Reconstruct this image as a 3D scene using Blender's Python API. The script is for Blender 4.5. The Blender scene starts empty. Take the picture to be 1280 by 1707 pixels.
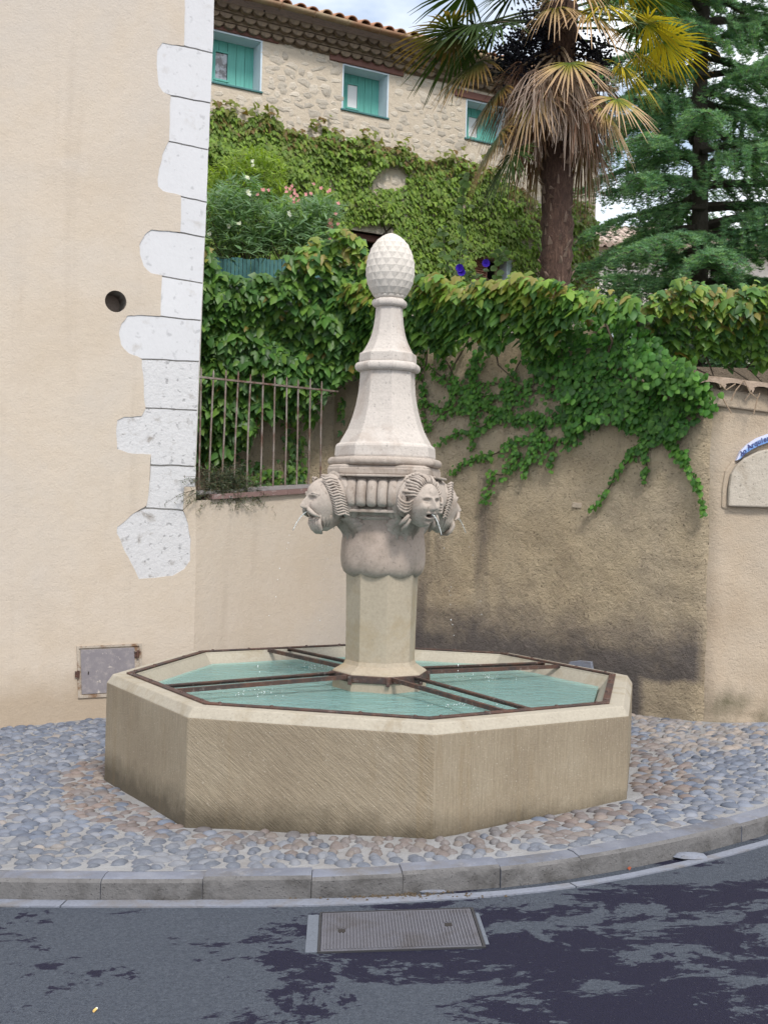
import bpy, bmesh, math, random
import numpy as np
from mathutils import Vector, Matrix, Quaternion, noise
from mathutils.geometry import tessellate_polygon
R = math.radians
random.seed(7); rng = np.random.default_rng(7)
SC = bpy.context.scene
COL = SC.collection

# ---------------------------------------------------------------- camera, sky, sun, exposure
EYE = 1.678; FPX = 1910.0; ROLL = 0.0262
cd = bpy.data.cameras.new('camera'); cam = bpy.data.objects.new('camera', cd); COL.objects.link(cam)
cr, sr = math.cos(ROLL), math.sin(ROLL)
cam.matrix_world = Matrix(((cr, -sr, 0, 0), (0, 0, -1, 0), (sr, cr, 0, EYE), (0, 0, 0, 1)))
cd.sensor_fit = 'HORIZONTAL'; cd.sensor_width = 36; cd.lens = 36*FPX/1280
cd.clip_start = .05; cd.clip_end = 600
SC.camera = cam
SUN_EL, SUN_AZ = R(50), R(160)          # azimuth clockwise from +Y
w = bpy.data.worlds.new('World'); SC.world = w; w.use_nodes = True
nt = w.node_tree; nt.nodes.clear()
out = nt.nodes.new('ShaderNodeOutputWorld'); bg = nt.nodes.new('ShaderNodeBackground')
sky = nt.nodes.new('ShaderNodeTexSky'); sky.sky_type = 'NISHITA'; sky.sun_disc = False
sky.sun_elevation = SUN_EL; sky.sun_rotation = SUN_AZ; sky.air_density = 1.2; sky.dust_density = 1.0
tc = nt.nodes.new('ShaderNodeTexCoord'); mp = nt.nodes.new('ShaderNodeMapping'); mp.inputs['Scale'].default_value = (1, 1, 2.6)
mp.inputs['Location'].default_value = (1.1, .5, .2)
nz = nt.nodes.new('ShaderNodeTexNoise'); nz.inputs['Scale'].default_value = 2.1; nz.inputs['Detail'].default_value = 6; nz.inputs['Roughness'].default_value = .55
rp = nt.nodes.new('ShaderNodeValToRGB'); rp.color_ramp.elements[0].position = .38; rp.color_ramp.elements[1].position = .54; rp.color_ramp.elements[0].color = (.2, .2, .2, 1)
mx = nt.nodes.new('ShaderNodeMixRGB'); mx.inputs[2].default_value = (9.6, 9.75, 10.0, 1)
L = nt.links.new
L(tc.outputs['Generated'], mp.inputs[0]); L(mp.outputs[0], nz.inputs[0]); L(nz.outputs[0], rp.inputs[0])
sx = nt.nodes.new('ShaderNodeSeparateXYZ'); L(tc.outputs['Generated'], sx.inputs[0])
hz = nt.nodes.new('ShaderNodeMapRange'); hz.inputs[1].default_value = .02; hz.inputs[2].default_value = .22; hz.inputs[3].default_value = 1; hz.inputs[4].default_value = 0
L(sx.outputs[2], hz.inputs[0]); mxm = nt.nodes.new('ShaderNodeMath'); mxm.operation = 'MAXIMUM'; L(rp.outputs[0], mxm.inputs[0]); L(hz.outputs[0], mxm.inputs[1])
L(mxm.outputs[0], mx.inputs[0]); L(sky.outputs[0], mx.inputs[1]); L(mx.outputs[0], bg.inputs[0])
bg.inputs[1].default_value = .088; L(bg.outputs[0], out.inputs[0])
sd = bpy.data.lights.new('sun', 'SUN'); sd.energy = 1.5; sd.angle = R(10); sd.color = (1, .95, .88)
sun = bpy.data.objects.new('sun', sd); COL.objects.link(sun)
sv = Vector((math.sin(SUN_AZ)*math.cos(SUN_EL), math.cos(SUN_AZ)*math.cos(SUN_EL), math.sin(SUN_EL)))
sun.rotation_euler = sv.to_track_quat('Z', 'Y').to_euler(); sun.location = sv*30
vs = SC.view_settings; vs.view_transform = 'Standard'; vs.look = 'None'; vs.gamma = 1; vs.use_curve_mapping = False
vs.exposure = 1.0

# ---------------------------------------------------------------- helpers
def ray(px, py):
    X = (px-640)/FPX; Y = -(py-853.5)/FPX
    return X*cr-Y*sr, X*sr+Y*cr
def U(px, py, d):
    a, b = ray(px, py); return Vector((a*d, d, EYE+b*d))
def gz(x): return .05+.045*max(-9, min(9, x))
def G(px, py, dz=0):                     # where a sight line meets the sloping ground
    a, b = ray(px, py)
    t = (EYE-.05-dz)/(.045*a-b); return Vector((a*t, t, .05+.045*a*t+dz))
class Fr:                                # a wall's own frame: s along it, off behind it, z up
    def __init__(self, x, y, ang):
        self.x, self.y, self.ang = x, y, ang; self.c, self.s = math.cos(ang), math.sin(ang)
    def loc(self, px, py, off=0):
        a, b = ray(px, py)
        s = (a*(self.y+off*self.c)-self.x+off*self.s)/(self.c-a*self.s)
        t = self.y+s*self.s+off*self.c
        return s, EYE+b*t
    def w(self, s, off, z): return Vector((self.x+s*self.c-off*self.s, self.y+s*self.s+off*self.c, z))
    def wp(self, px, py, off=0):
        s, z = self.loc(px, py, off); return self.w(s, off, z)
FL = Fr(-1.577, 9.62, math.atan(.51)); FW = Fr(-1.577, 9.62, math.atan(1.02))
FR = Fr(-.2, 11.03, math.atan2(-2.43, 2.65)); FP = Fr(2.45, 8.6, 0); FH = Fr(0, 17.45, math.atan(.54))
FB = Fr(-2.7, 11.35, 0)

class MB:
    def __init__(s): s.v = []; s.f = []; s.m = []
    def add(s, vs, fs, m=0):
        o = len(s.v); s.v += [tuple(p) for p in vs]; s.f += [tuple(i+o for i in f) for f in fs]; s.m += [m]*len(fs); return s
    def box(s, x0, x1, y0, y1, z0, z1, m=0, M=None):
        vs = [Vector((x, y, z)) for z in (z0, z1) for y in (y0, y1) for x in (x0, x1)]
        if M is not None: vs = [M @ p for p in vs]
        return s.add(vs, [(0, 2, 3, 1), (4, 5, 7, 6), (0, 1, 5, 4), (2, 6, 7, 3), (0, 4, 6, 2), (1, 3, 7, 5)], m)
    def tube(s, path, rad, n=6, m=0, cap=True):
        P = [Vector(p) for p in path]; k = len(P)
        if not hasattr(rad, '__len__'): rad = [rad]*k
        up = Vector((0, 0, 1)); vs = []
        for i in range(k):
            d = (P[min(i+1, k-1)]-P[max(i-1, 0)]); d = d.normalized() if d.length > 1e-9 else Vector((0, 0, 1))
            if i == 0: a = d.cross(up if abs(d.z) < .95 else Vector((1, 0, 0))).normalized()
            else: a = (a-d*a.dot(d)); a = a.normalized() if a.length > 1e-6 else d.orthogonal().normalized()
            b = d.cross(a)
            vs += [P[i]+(a*math.cos(2*math.pi*j/n)+b*math.sin(2*math.pi*j/n))*rad[i] for j in range(n)]
        fs = [(i*n+j, i*n+(j+1) % n, (i+1)*n+(j+1) % n, (i+1)*n+j) for i in range(k-1) for j in range(n)]
        if cap: fs += [tuple(range(n))[::-1], tuple((k-1)*n+j for j in range(n))]
        return s.add(vs, fs, m)
    def lathe(s, prof, n=8, ph=0, m=0, cx=0, cy=0, rf=None, cap=True):
        vs = []
        for r, z in prof:
            for j in range(n):
                a = ph+2*math.pi*j/n; q = r*(rf(a, z) if rf else 1)
                vs.append((cx+q*math.cos(a), cy+q*math.sin(a), z))
        k = len(prof)
        fs = [(i*n+j, i*n+(j+1) % n, (i+1)*n+(j+1) % n, (i+1)*n+j) for i in range(k-1) for j in range(n)]
        if cap: fs += [tuple(range(n))[::-1], tuple((k-1)*n+j for j in range(n))]
        return s.add(vs, fs, m)
    def prism(s, poly, y0, y1, m=0, holes=(), back=True):   # polygon in (x,z), depth along y
        loops = [list(poly)]+[list(h) for h in holes]
        flat = [p for l in loops for p in l]; n = len(flat)
        tris = tessellate_polygon([[Vector((p[0], p[1], 0)) for p in l] for l in loops])
        vs = [(p[0], y0, p[1]) for p in flat]+[(p[0], y1, p[1]) for p in flat]
        fs = [tuple(t) for t in tris]
        if back: fs += [tuple(i+n for i in t[::-1]) for t in tris]
        o = 0
        for l in loops:
            for i in range(len(l)):
                a, b = o+i, o+(i+1) % len(l); fs.append((a, b, b+n, a+n))
            o += len(l)
        return s.add(vs, fs, m)
    def build(s, name, mat, parent=None, smooth=False, bevel=0, fix=True, kind=None):
        me = bpy.data.meshes.new(name); me.from_pydata(s.v, [], s.f)
        for q in (mat if isinstance(mat, (list, tuple)) else [mat]): me.materials.append(q)
        if max(s.m, default=0): me.polygons.foreach_set('material_index', s.m)
        if fix:
            b = bmesh.new(); b.from_mesh(me); bmesh.ops.remove_doubles(b, verts=b.verts, dist=1e-5)
            bmesh.ops.recalc_face_normals(b, faces=b.faces); b.to_mesh(me); b.free()
        if smooth: me.polygons.foreach_set('use_smooth', [True]*len(me.polygons))
        o = bpy.data.objects.new(name, me); COL.objects.link(o)
        if parent: o.parent = parent
        if bevel:
            md = o.modifiers.new('bevel', 'BEVEL'); md.width = bevel; md.segments = 2; md.limit_method = 'ANGLE'; md.angle_limit = R(35)
        if kind: o['kind'] = kind
        return o
def sharp(o, ang=40):
    me = o.data; me.polygons.foreach_set('use_smooth', [True]*len(me.polygons)); me.set_sharp_from_angle(angle=R(ang)); return o
def thing(name, label, cat, loc=(0, 0, 0), rz=0, group=None):
    o = bpy.data.objects.new(name, None); COL.objects.link(o); o.location = loc; o.rotation_euler = (0, 0, rz); o.empty_display_size = .2
    o['label'] = label; o['category'] = cat
    if group: o['group'] = group
    return o
def tag(o, label, cat, group=None):
    o['label'] = label; o['category'] = cat
    if group: o['group'] = group
    return o
def inst(name, me, M, parent):
    o = bpy.data.objects.new(name, me); COL.objects.link(o); o.parent = parent; o.matrix_basis = M; return o
def mesh_np(name, V, T, mat, tint=None, parent=None, kind=None, smooth=False):
    me = bpy.data.meshes.new(name); n, k = len(V), T.shape[1]
    me.vertices.add(n); me.vertices.foreach_set('co', np.ascontiguousarray(V, dtype=np.float32).ravel())
    me.loops.add(T.size); me.loops.foreach_set('vertex_index', np.ascontiguousarray(T, dtype=np.int32).ravel())
    me.polygons.add(len(T)); me.polygons.foreach_set('loop_start', np.arange(0, T.size, k, dtype=np.int32))
    me.update(calc_edges=True); me.materials.append(mat)
    if tint is not None:
        a = me.color_attributes.new('tint', 'FLOAT_COLOR', 'POINT')
        a.data.foreach_set('color', np.concatenate([tint, np.ones((n, 1))], 1).astype(np.float32).ravel())
    if smooth: me.polygons.foreach_set('use_smooth', [True]*len(T))
    if parent is False: return me
    o = bpy.data.objects.new(name, me); COL.objects.link(o)
    if parent: o.parent = parent
    if kind: o['kind'] = kind
    return o
def pip(x, y, poly):
    c = False; j = len(poly)-1
    for i in range(len(poly)):
        (x1, y1), (x2, y2) = poly[i], poly[j]
        if (y1 > y) != (y2 > y) and x < (x2-x1)*(y-y1)/(y2-y1)+x1: c = not c
        j = i
    return c

# ---------------------------------------------------------------- material kit
class NT:
    def __init__(s, name):
        s.mat = bpy.data.materials.new(name); s.mat.use_nodes = True; s.t = s.mat.node_tree
        s.b = s.t.nodes['Principled BSDF']; s.out = s.t.nodes['Material Output']
        s.tc = s.t.nodes.new('ShaderNodeTexCoord')
        s.co = s.tc.outputs['Object']
    def put(s, sock, v):
        if v is None: return
        if isinstance(v, bpy.types.NodeSocket): s.t.links.new(v, sock)
        elif hasattr(v, '__len__') and len(v) == 3 and sock.type == 'RGBA': sock.default_value = (*v, 1)
        else: sock.default_value = v
    def map(s, scale=(1, 1, 1), rot=(0, 0, 0), co=None, loc=(0, 0, 0)):
        n = s.t.nodes.new('ShaderNodeMapping'); s.put(n.inputs[0], co or s.co)
        n.inputs['Scale'].default_value = scale; n.inputs['Rotation'].default_value = rot; n.inputs['Location'].default_value = loc
        return n.outputs[0]
    def noise(s, scale, det=4, rough=.55, co=None, dist=0):
        n = s.t.nodes.new('ShaderNodeTexNoise'); s.put(n.inputs['Vector'], co or s.co)
        n.inputs['Scale'].default_value = scale; n.inputs['Detail'].default_value = det; n.inputs['Roughness'].default_value = rough
        n.inputs['Distortion'].default_value = dist
        return n.outputs['Fac']
    def voro(s, scale, feat='F1', co=None, o='Distance', rnd=1):
        n = s.t.nodes.new('ShaderNodeTexVoronoi'); n.feature = feat; s.put(n.inputs['Vector'], co or s.co)
        n.inputs['Scale'].default_value = scale; n.inputs['Randomness'].default_value = rnd; return n.outputs[o]
    def ramp(s, f, *stops, interp='LINEAR'):
        n = s.t.nodes.new('ShaderNodeValToRGB'); s.put(n.inputs[0], f); e = n.color_ramp.elements; n.color_ramp.interpolation = interp
        while len(e) < len(stops): e.new(.5)
        for q, (p, c) in zip(e, stops):
            q.position = p; q.color = (*c, 1) if hasattr(c, '__len__') else (c, c, c, 1)
        return n.outputs[0]
    def mix(s, f, a, b, mode='MIX'):
        n = s.t.nodes.new('ShaderNodeMixRGB'); n.blend_type = mode
        s.put(n.inputs[0], f); s.put(n.inputs[1], a); s.put(n.inputs[2], b); return n.outputs[0]
    def math(s, op, a, b=None, clamp=False):
        n = s.t.nodes.new('ShaderNodeMath'); n.operation = op; n.use_clamp = clamp; s.put(n.inputs[0], a); s.put(n.inputs[1], b); return n.outputs[0]
    def xyz(s, co=None):
        n = s.t.nodes.new('ShaderNodeSeparateXYZ'); s.put(n.inputs[0], co or s.co); return n.outputs
    def rand(s): return s.t.nodes.new('ShaderNodeObjectInfo').outputs['Random']
    def isl(s): return s.t.nodes.new('ShaderNodeNewGeometry').outputs['Random Per Island']
    def attr(s, name='tint'):
        n = s.t.nodes.new('ShaderNodeAttribute'); n.attribute_name = name; return n.outputs['Color']
    def bump(s, h, st=.3, dist=.01, prev=None):
        n = s.t.nodes.new('ShaderNodeBump'); n.inputs['Strength'].default_value = st; n.inputs['Distance'].default_value = dist
        s.put(n.inputs['Height'], h); s.put(n.inputs['Normal'], prev); return n.outputs[0]
    def fin(s, col, rough=.8, nrm=None, **k):
        s.put(s.b.inputs['Base Color'], col); s.put(s.b.inputs['Roughness'], rough); s.put(s.b.inputs['Normal'], nrm)
        for a, v in k.items(): s.put(s.b.inputs[a.replace('_', ' ')], v)
        return s.mat
def mul(c, f): return tuple(x*f for x in c)

def m_stone(name, c, var=.25, sc=6, pit=.5, bump=.35, bdist=.006, stain=None, stain_sc=3, stain_at=(.5, .7), rough=.85, rnd=0, pitsc=70, fine=.25):
    n = NT(name); a = n.noise(sc, 6, .6); f = n.noise(sc*14, 3)
    col = n.mix(a, mul(c, 1-var), mul(c, 1+var*.7)); col = n.mix(fine, col, n.ramp(f, (.3, mul(c, .6)), (.7, mul(c, 1.3))))
    if stain:
        q = n.noise(stain_sc, 8, .65, dist=.3); col = n.mix(n.ramp(q, (stain_at[0], 0), (stain_at[1], 1)), col, stain)
    pt = n.ramp(n.noise(pitsc, 2, .5), (.62, 0), (.72, 1))
    col = n.mix(n.math('MULTIPLY', pt, pit), col, mul(c, .35))
    if rnd: col = n.mix(n.rand(), col, n.mix(1, col, (1-rnd,)*3, 'MULTIPLY'))
    h = n.math('SUBTRACT', n.math('ADD', n.math('MULTIPLY', n.noise(sc*5, 8, .65), 1.0), n.math('MULTIPLY', f, .25)), n.math('MULTIPLY', pt, .3))
    return n.fin(col, rough, n.bump(h, bump, bdist))
def m_leaf(name, tr=.35, gloss=.45):
    n = NT(name); col = n.attr(); v = n.noise(22, 3)
    col = n.mix(.5, col, n.mix(v, mul((1, 1, 1), .75), (1.2, 1.2, 1.2)), 'MULTIPLY')
    n.fin(col, gloss); n.put(n.b.inputs['Specular IOR Level'], .35)
    t = n.t.nodes.new('ShaderNodeBsdfTranslucent'); n.put(t.inputs[0], n.mix(1, col, (1.5, 1.6, .6), 'MULTIPLY'))
    ms = n.t.nodes.new('ShaderNodeMixShader'); ms.inputs[0].default_value = tr
    n.t.links.new(n.b.outputs[0], ms.inputs[1]); n.t.links.new(t.outputs[0], ms.inputs[2]); n.t.links.new(ms.outputs[0], n.out.inputs[0])
    return n.mat
def m_paint(name, c, rough=.6, var=.15, bump=.1):
    n = NT(name); a = n.noise(9, 5); return n.fin(n.mix(a, mul(c, 1-var), mul(c, 1+var)), rough, n.bump(n.noise(60, 3), bump, .003))

def m_plaster():
    n = NT('plaster'); big = n.noise(.9, 5, .6, dist=.4); mid = n.noise(4.5, 6, .6); fine = n.noise(60, 4, .6)
    col = n.ramp(big, (.25, (.45, .375, .295)), (.5, (.505, .435, .36)), (.75, (.49, .43, .365)))
    col = n.mix(n.ramp(mid, (.4, 0), (.75, .45)), col, (.47, .39, .30))
    col = n.mix(n.ramp(n.noise(2.2, 7, .7), (.58, 0), (.72, .55)), col, (.56, .49, .42))
    st = n.noise(1, 6, .65, co=n.map((5, 5, .35))); col = n.mix(n.ramp(st, (.55, 0), (.75, .35)), col, (.37, .31, .25))
    col = n.mix(n.ramp(n.noise(.55, 6, .6, co=n.map((1, 1, 1), loc=(4, 2, 7)), dist=.6), (.46, 0), (.64, .6)), col, (.455, .415, .375))
    col = n.mix(n.ramp(n.noise(38, 3, .6), (.56, 0), (.74, .28)), col, (.36, .30, .24))
    z = n.xyz()[2]; low = n.math('SUBTRACT', n.math('ADD', .22, n.math('MULTIPLY', n.noise(3, 6, .7), .35)), z)
    col = n.mix(n.ramp(low, (.0, 0), (.28, .55)), col, (.30, .22, .14))
    h = n.math('ADD', n.math('MULTIPLY', fine, .8), n.math('MULTIPLY', n.noise(14, 5), 1.2))
    return n.fin(col, .9, n.bump(h, .5, .008))
def m_rough():
    n = NT('rough_render'); big = n.noise(1.1, 6, .62, dist=.5); x, y, z = n.xyz()
    col = n.ramp(big, (.28, (.50, .39, .25)), (.5, (.60, .485, .33)), (.72, (.58, .48, .35)))
    col = n.mix(n.ramp(n.noise(5, 7, .7), (.45, 0), (.7, .45)), col, (.27, .21, .155))
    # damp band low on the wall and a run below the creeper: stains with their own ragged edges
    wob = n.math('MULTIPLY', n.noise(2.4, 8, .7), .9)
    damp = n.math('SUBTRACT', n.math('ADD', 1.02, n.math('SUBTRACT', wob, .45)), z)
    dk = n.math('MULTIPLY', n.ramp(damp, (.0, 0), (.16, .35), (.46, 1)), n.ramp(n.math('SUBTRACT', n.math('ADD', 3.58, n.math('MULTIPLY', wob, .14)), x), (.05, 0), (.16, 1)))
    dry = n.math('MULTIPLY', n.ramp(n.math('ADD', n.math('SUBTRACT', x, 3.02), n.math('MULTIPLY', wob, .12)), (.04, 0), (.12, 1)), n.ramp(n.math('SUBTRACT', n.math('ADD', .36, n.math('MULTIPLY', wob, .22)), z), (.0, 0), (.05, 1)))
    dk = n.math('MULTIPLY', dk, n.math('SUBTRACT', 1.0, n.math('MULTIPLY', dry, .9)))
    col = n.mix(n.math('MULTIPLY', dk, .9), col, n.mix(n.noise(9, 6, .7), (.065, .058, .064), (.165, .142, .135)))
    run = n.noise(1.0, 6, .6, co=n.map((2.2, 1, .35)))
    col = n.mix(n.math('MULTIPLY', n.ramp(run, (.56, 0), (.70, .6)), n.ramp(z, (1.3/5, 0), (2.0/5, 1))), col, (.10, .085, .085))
    cl = n.noise(20, 8, .72, dist=.35); lump = n.noise(6, 5, .6)
    pit = n.ramp(n.noise(48, 3, .6), (.30, 1), (.40, 0))
    col = n.mix(n.math('MULTIPLY', pit, .55), col, (.06, .045, .035))
    h = n.math('ADD', n.math('MULTIPLY', cl, 1.2), n.math('MULTIPLY', lump, .9)); h = n.math('SUBTRACT', h, n.math('MULTIPLY', pit, .35)); h = n.math('ADD', h, n.math('MULTIPLY', n.noise(75, 4, .7), .4))
    return n.fin(col, .95, n.bump(h, .85, .10))
def m_pillar():
    n = NT('pillar_render'); big = n.noise(1.6, 6, .6); fine = n.noise(70, 4, .7)
    col = n.ramp(big, (.3, (.37, .285, .20)), (.5, (.425, .345, .26)), (.7, (.43, .36, .285)))
    x, y, z = n.xyz(); wob = n.noise(3.5, 7, .7)
    ms = n.math('SUBTRACT', n.math('ADD', .26, n.math('MULTIPLY', wob, .5)), z)
    col = n.mix(n.math('MULTIPLY', n.ramp(ms, (.02, 0), (.22, .85)), n.ramp(n.noise(2.0, 5), (.42, 0), (.6, 1))), col, (.075, .07, .035))
    pit = n.ramp(n.noise(85, 2), (.68, 0), (.74, 1)); col = n.mix(n.math('MULTIPLY', pit, .7), col, (.07, .05, .04))
    h = n.math('ADD', fine, n.math('MULTIPLY', n.noise(22, 6, .7), 1.3)); return n.fin(col, .93, n.bump(h, .55, .014))
def m_tooled(name, diag):
    n = NT(name); uv = n.tc.outputs['UV']
    col = n.ramp(n.noise(2.4, 6, .6), (.25, (.225, .18, .125)), (.5, (.285, .235, .165)), (.78, (.335, .285, .21)))
    rot = (0, 0, R(38)) if diag else (0, 0, R(90)); sc = (1, 1, 1)
    st = n.noise(1, 5, .65, co=n.map((7, 80, 1) if diag else (5, 95, 1), co=n.map((1, 1, 1), rot, uv)))
    st2 = n.noise(1, 3, .6, co=n.map((16, 190, 1), co=n.map((1, 1, 1), rot, uv)))
    col = n.mix(n.ramp(st, (.40, .34 if diag else .26), (.62, 0)), col, (.12, .092, .06))
    col = n.mix(n.ramp(st2, (.58, 0), (.75, .38)), col, (.44, .38, .29))
    col = n.mix(n.ramp(n.noise(120, 2), (.66, 0), (.72, .55)), col, (.55, .50, .42))
    v = n.xyz(uv)[1]; gr = n.math('SUBTRACT', n.math('ADD', .05, n.math('MULTIPLY', n.noise(4.5, 8, .75), .30)), v)
    col = n.mix(n.ramp(gr, (.0, 0), (.16, .82)), col, (.055, .043, .026))
    run = n.noise(1, 6, .7, co=n.map((5, .5, 1), co=uv)); col = n.mix(n.ramp(run, (.55, 0), (.75, .5)), col, (.20, .135, .06))
    h = n.math('ADD', n.math('MULTIPLY', st, 1), n.math('MULTIPLY', n.noise(90, 3), .5)); return n.fin(col, .88, n.bump(n.math('ADD', h, n.math('MULTIPLY', st2, .6)), .7, .008))
def m_asphalt():
    n = NT('asphalt'); x, y, z = n.xyz()
    ag = n.voro(190); g2 = n.noise(150, 3, .7)
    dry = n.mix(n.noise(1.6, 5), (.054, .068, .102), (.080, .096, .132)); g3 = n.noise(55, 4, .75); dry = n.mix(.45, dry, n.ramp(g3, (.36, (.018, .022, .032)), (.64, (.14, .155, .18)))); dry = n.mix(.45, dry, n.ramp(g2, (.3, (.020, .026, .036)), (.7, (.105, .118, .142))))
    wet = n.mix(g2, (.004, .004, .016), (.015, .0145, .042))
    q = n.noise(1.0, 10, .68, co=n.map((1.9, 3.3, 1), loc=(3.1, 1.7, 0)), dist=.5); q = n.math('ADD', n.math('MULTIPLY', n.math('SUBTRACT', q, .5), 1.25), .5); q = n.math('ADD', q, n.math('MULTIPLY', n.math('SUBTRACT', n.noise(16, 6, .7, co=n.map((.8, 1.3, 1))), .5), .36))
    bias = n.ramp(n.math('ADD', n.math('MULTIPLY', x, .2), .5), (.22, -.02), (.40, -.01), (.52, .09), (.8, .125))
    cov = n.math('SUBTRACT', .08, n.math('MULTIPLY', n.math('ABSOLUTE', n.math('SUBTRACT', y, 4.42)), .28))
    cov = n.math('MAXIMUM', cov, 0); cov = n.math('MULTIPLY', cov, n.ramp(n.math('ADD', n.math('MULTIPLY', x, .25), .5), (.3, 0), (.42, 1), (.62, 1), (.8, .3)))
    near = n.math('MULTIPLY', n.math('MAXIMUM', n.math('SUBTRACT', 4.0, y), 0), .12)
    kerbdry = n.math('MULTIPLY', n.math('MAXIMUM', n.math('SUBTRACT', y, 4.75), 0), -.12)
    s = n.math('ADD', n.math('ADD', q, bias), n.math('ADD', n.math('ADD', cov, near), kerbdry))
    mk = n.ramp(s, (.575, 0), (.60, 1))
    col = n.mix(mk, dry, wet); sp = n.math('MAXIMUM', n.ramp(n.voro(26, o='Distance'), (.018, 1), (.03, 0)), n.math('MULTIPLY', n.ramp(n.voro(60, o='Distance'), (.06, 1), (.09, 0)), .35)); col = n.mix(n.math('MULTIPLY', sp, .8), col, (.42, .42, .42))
    return n.fin(col, n.mix(mk, (.9,)*3, (.72,)*3), n.bump(n.math('ADD', ag, g2), .9, .008), Specular_IOR_Level=.25)
def m_mortar():
    n = NT('mortar'); a = n.noise(5, 6, .6); col = n.mix(a, (.19, .19, .20), (.33, .33, .335))
    col = n.mix(n.ramp(n.noise(2.3, 7, .7), (.48, 0), (.68, .6)), col, (.19, .165, .145)); col = n.mix(n.ramp(n.noise(130, 2), (.6, 0), (.75, .4)), col, (.18, .17, .17))
    return n.fin(col, .92, n.bump(n.math('ADD', n.noise(45, 6, .7), n.math('MULTIPLY', n.noise(12, 4), 1.5)), .7, .016))
def m_pebble():
    n = NT('pebble'); r = n.attr(); w_ = n.t.nodes.new('ShaderNodeVectorMath'); w_.operation = 'ADD'; n.put(w_.inputs[0], n.co); cmb = n.t.nodes.new('ShaderNodeCombineXYZ'); n.put(cmb.inputs[0], n.math('MULTIPLY', n.rand(), 40.0)); n.put(w_.inputs[1], cmb.outputs[0]); v = n.noise(3.2, 6, .65, co=w_.outputs[0]); v2 = n.noise(1.2, 4, co=w_.outputs[0])
    col = n.mix(1, r, n.mix(v2, (.72, .72, .74), (1.3, 1.28, 1.25)), 'MULTIPLY'); col = n.mix(n.ramp(v, (.52, 0), (.70, .32)), col, (.28, .28, .29))
    return n.fin(col, .62, n.bump(v, .3, .004))
def m_kerb(name='kerb_stone'):
    n = NT(name); a = n.noise(4, 7, .65); col = n.ramp(a, (.25, (.095, .104, .135)), (.5, (.145, .156, .195)), (.75, (.20, .21, .245)))
    col = n.mix(n.ramp(n.noise(9, 8, .75), (.57, 0), (.70, .6)), col, (.36, .36, .37)); col = n.mix(n.ramp(n.noise(3, 6, .7), (.5, 0), (.68, .7)), col, (.105, .09, .072))
    col = n.mix(.35, col, n.mix(n.rand(), (.75, .74, .72), (1.25, 1.25, 1.25)), 'MULTIPLY')
    return n.fin(col, .85, n.bump(n.math('ADD', n.noise(18, 8, .7), n.math('MULTIPLY', n.noise(90, 3), .3)), .5, .012))
def m_iron(name, c=(.075, .045, .036), rust=(.16, .065, .035)):
    n = NT(name); a = n.noise(9, 8, .7); col = n.mix(n.ramp(a, (.42, 0), (.62, 1)), c, rust); col = n.mix(n.ramp(n.noise(30, 5, .7), (.56, 0), (.72, .6)), col, (.27, .23, .21))
    return n.fin(col, .62, n.bump(n.noise(50, 5), .35, .003), Metallic=.15)
def m_water():
    n = NT('water'); p = n.co
    rip = n.math('ADD', n.noise(7, 4, .55, co=n.map((1, 1.7, 1)), dist=.8), n.math('MULTIPLY', n.noise(26, 3, .5), .35))
    nr = n.bump(rip, .3, .03)
    c = n.mix(n.noise(2.2, 3), (.29, .53, .525), (.38, .62, .61))
    n.fin(c, .05, nr, IOR=1.33); n.put(n.b.inputs['Specular IOR Level'], .5)
    t = n.t.nodes.new('ShaderNodeBsdfTransparent'); n.put(t.inputs[0], (.55, .80, .74))
    ms = n.t.nodes.new('ShaderNodeMixShader'); ms.inputs[0].default_value = .5
    n.t.links.new(n.b.outputs[0], ms.inputs[1]); n.t.links.new(t.outputs[0], ms.inputs[2]); n.t.links.new(ms.outputs[0], n.out.inputs[0])
    return n.mat
def m_rubble():
    n = NT('house_mortar'); col = n.mix(n.noise(2.5, 6, .6), (.49, .415, .325), (.60, .525, .43))
    col = n.mix(n.ramp(n.noise(12, 6, .7), (.52, 0), (.7, .45)), col, (.40, .32, .24)); return n.fin(col, .95, n.bump(n.noise(16, 8, .7), .7, .03))
def m_tile(name, a, b, c):
    n = NT(name); r = n.rand(); col = n.ramp(r, (0, a), (.5, b), (1, c)); col = n.mix(n.ramp(n.noise(14, 6, .7), (.48, 0), (.68, .65)), col, (.10, .08, .065))
    return n.fin(col, .9, n.bump(n.noise(40, 4), .3, .005))
def m_wood(name, c, sc=(40, 40, 3)):
    n = NT(name); f = n.noise(1, 5, .6, co=n.map(sc)); col = n.mix(f, mul(c, .6), mul(c, 1.35)); return n.fin(col, .6, n.bump(f, .25, .004))
def m_fiber():
    n = NT('palm_fibre'); f = n.noise(1, 7, .75, co=n.map((26, 26, 7)), dist=1.5); col = n.ramp(f, (.3, (.022, .012, .009)), (.5, (.078, .042, .030)), (.72, (.20, .125, .088)))
    return n.fin(col, .95, n.bump(f, .9, .03))
def m_hatch():
    n = NT('hatch_paint'); a = n.noise(7, 7, .7); col = n.mix(a, (.15, .135, .155), (.265, .245, .255)); x, y, z = n.xyz()
    col = n.mix(n.ramp(n.noise(20, 8, .75), (.50, 0), (.64, .7)), col, (.31, .28, .275))
    col = n.mix(n.ramp(n.noise(11, 8, .7), (.60, 0), (.64, 1)), col, (.50, .45, .40)); return n.fin(col, .7, n.bump(n.noise(30, 6), .4, .004))
def m_sign():
    n = NT('sign_enamel'); z = n.xyz(n.tc.outputs['UV'])[1]; col = n.ramp(z, (.15, (.10, .22, .50)), (.5, (.20, .34, .62)), (.8, (.52, .54, .70)))
    return n.fin(col, .3)
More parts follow.
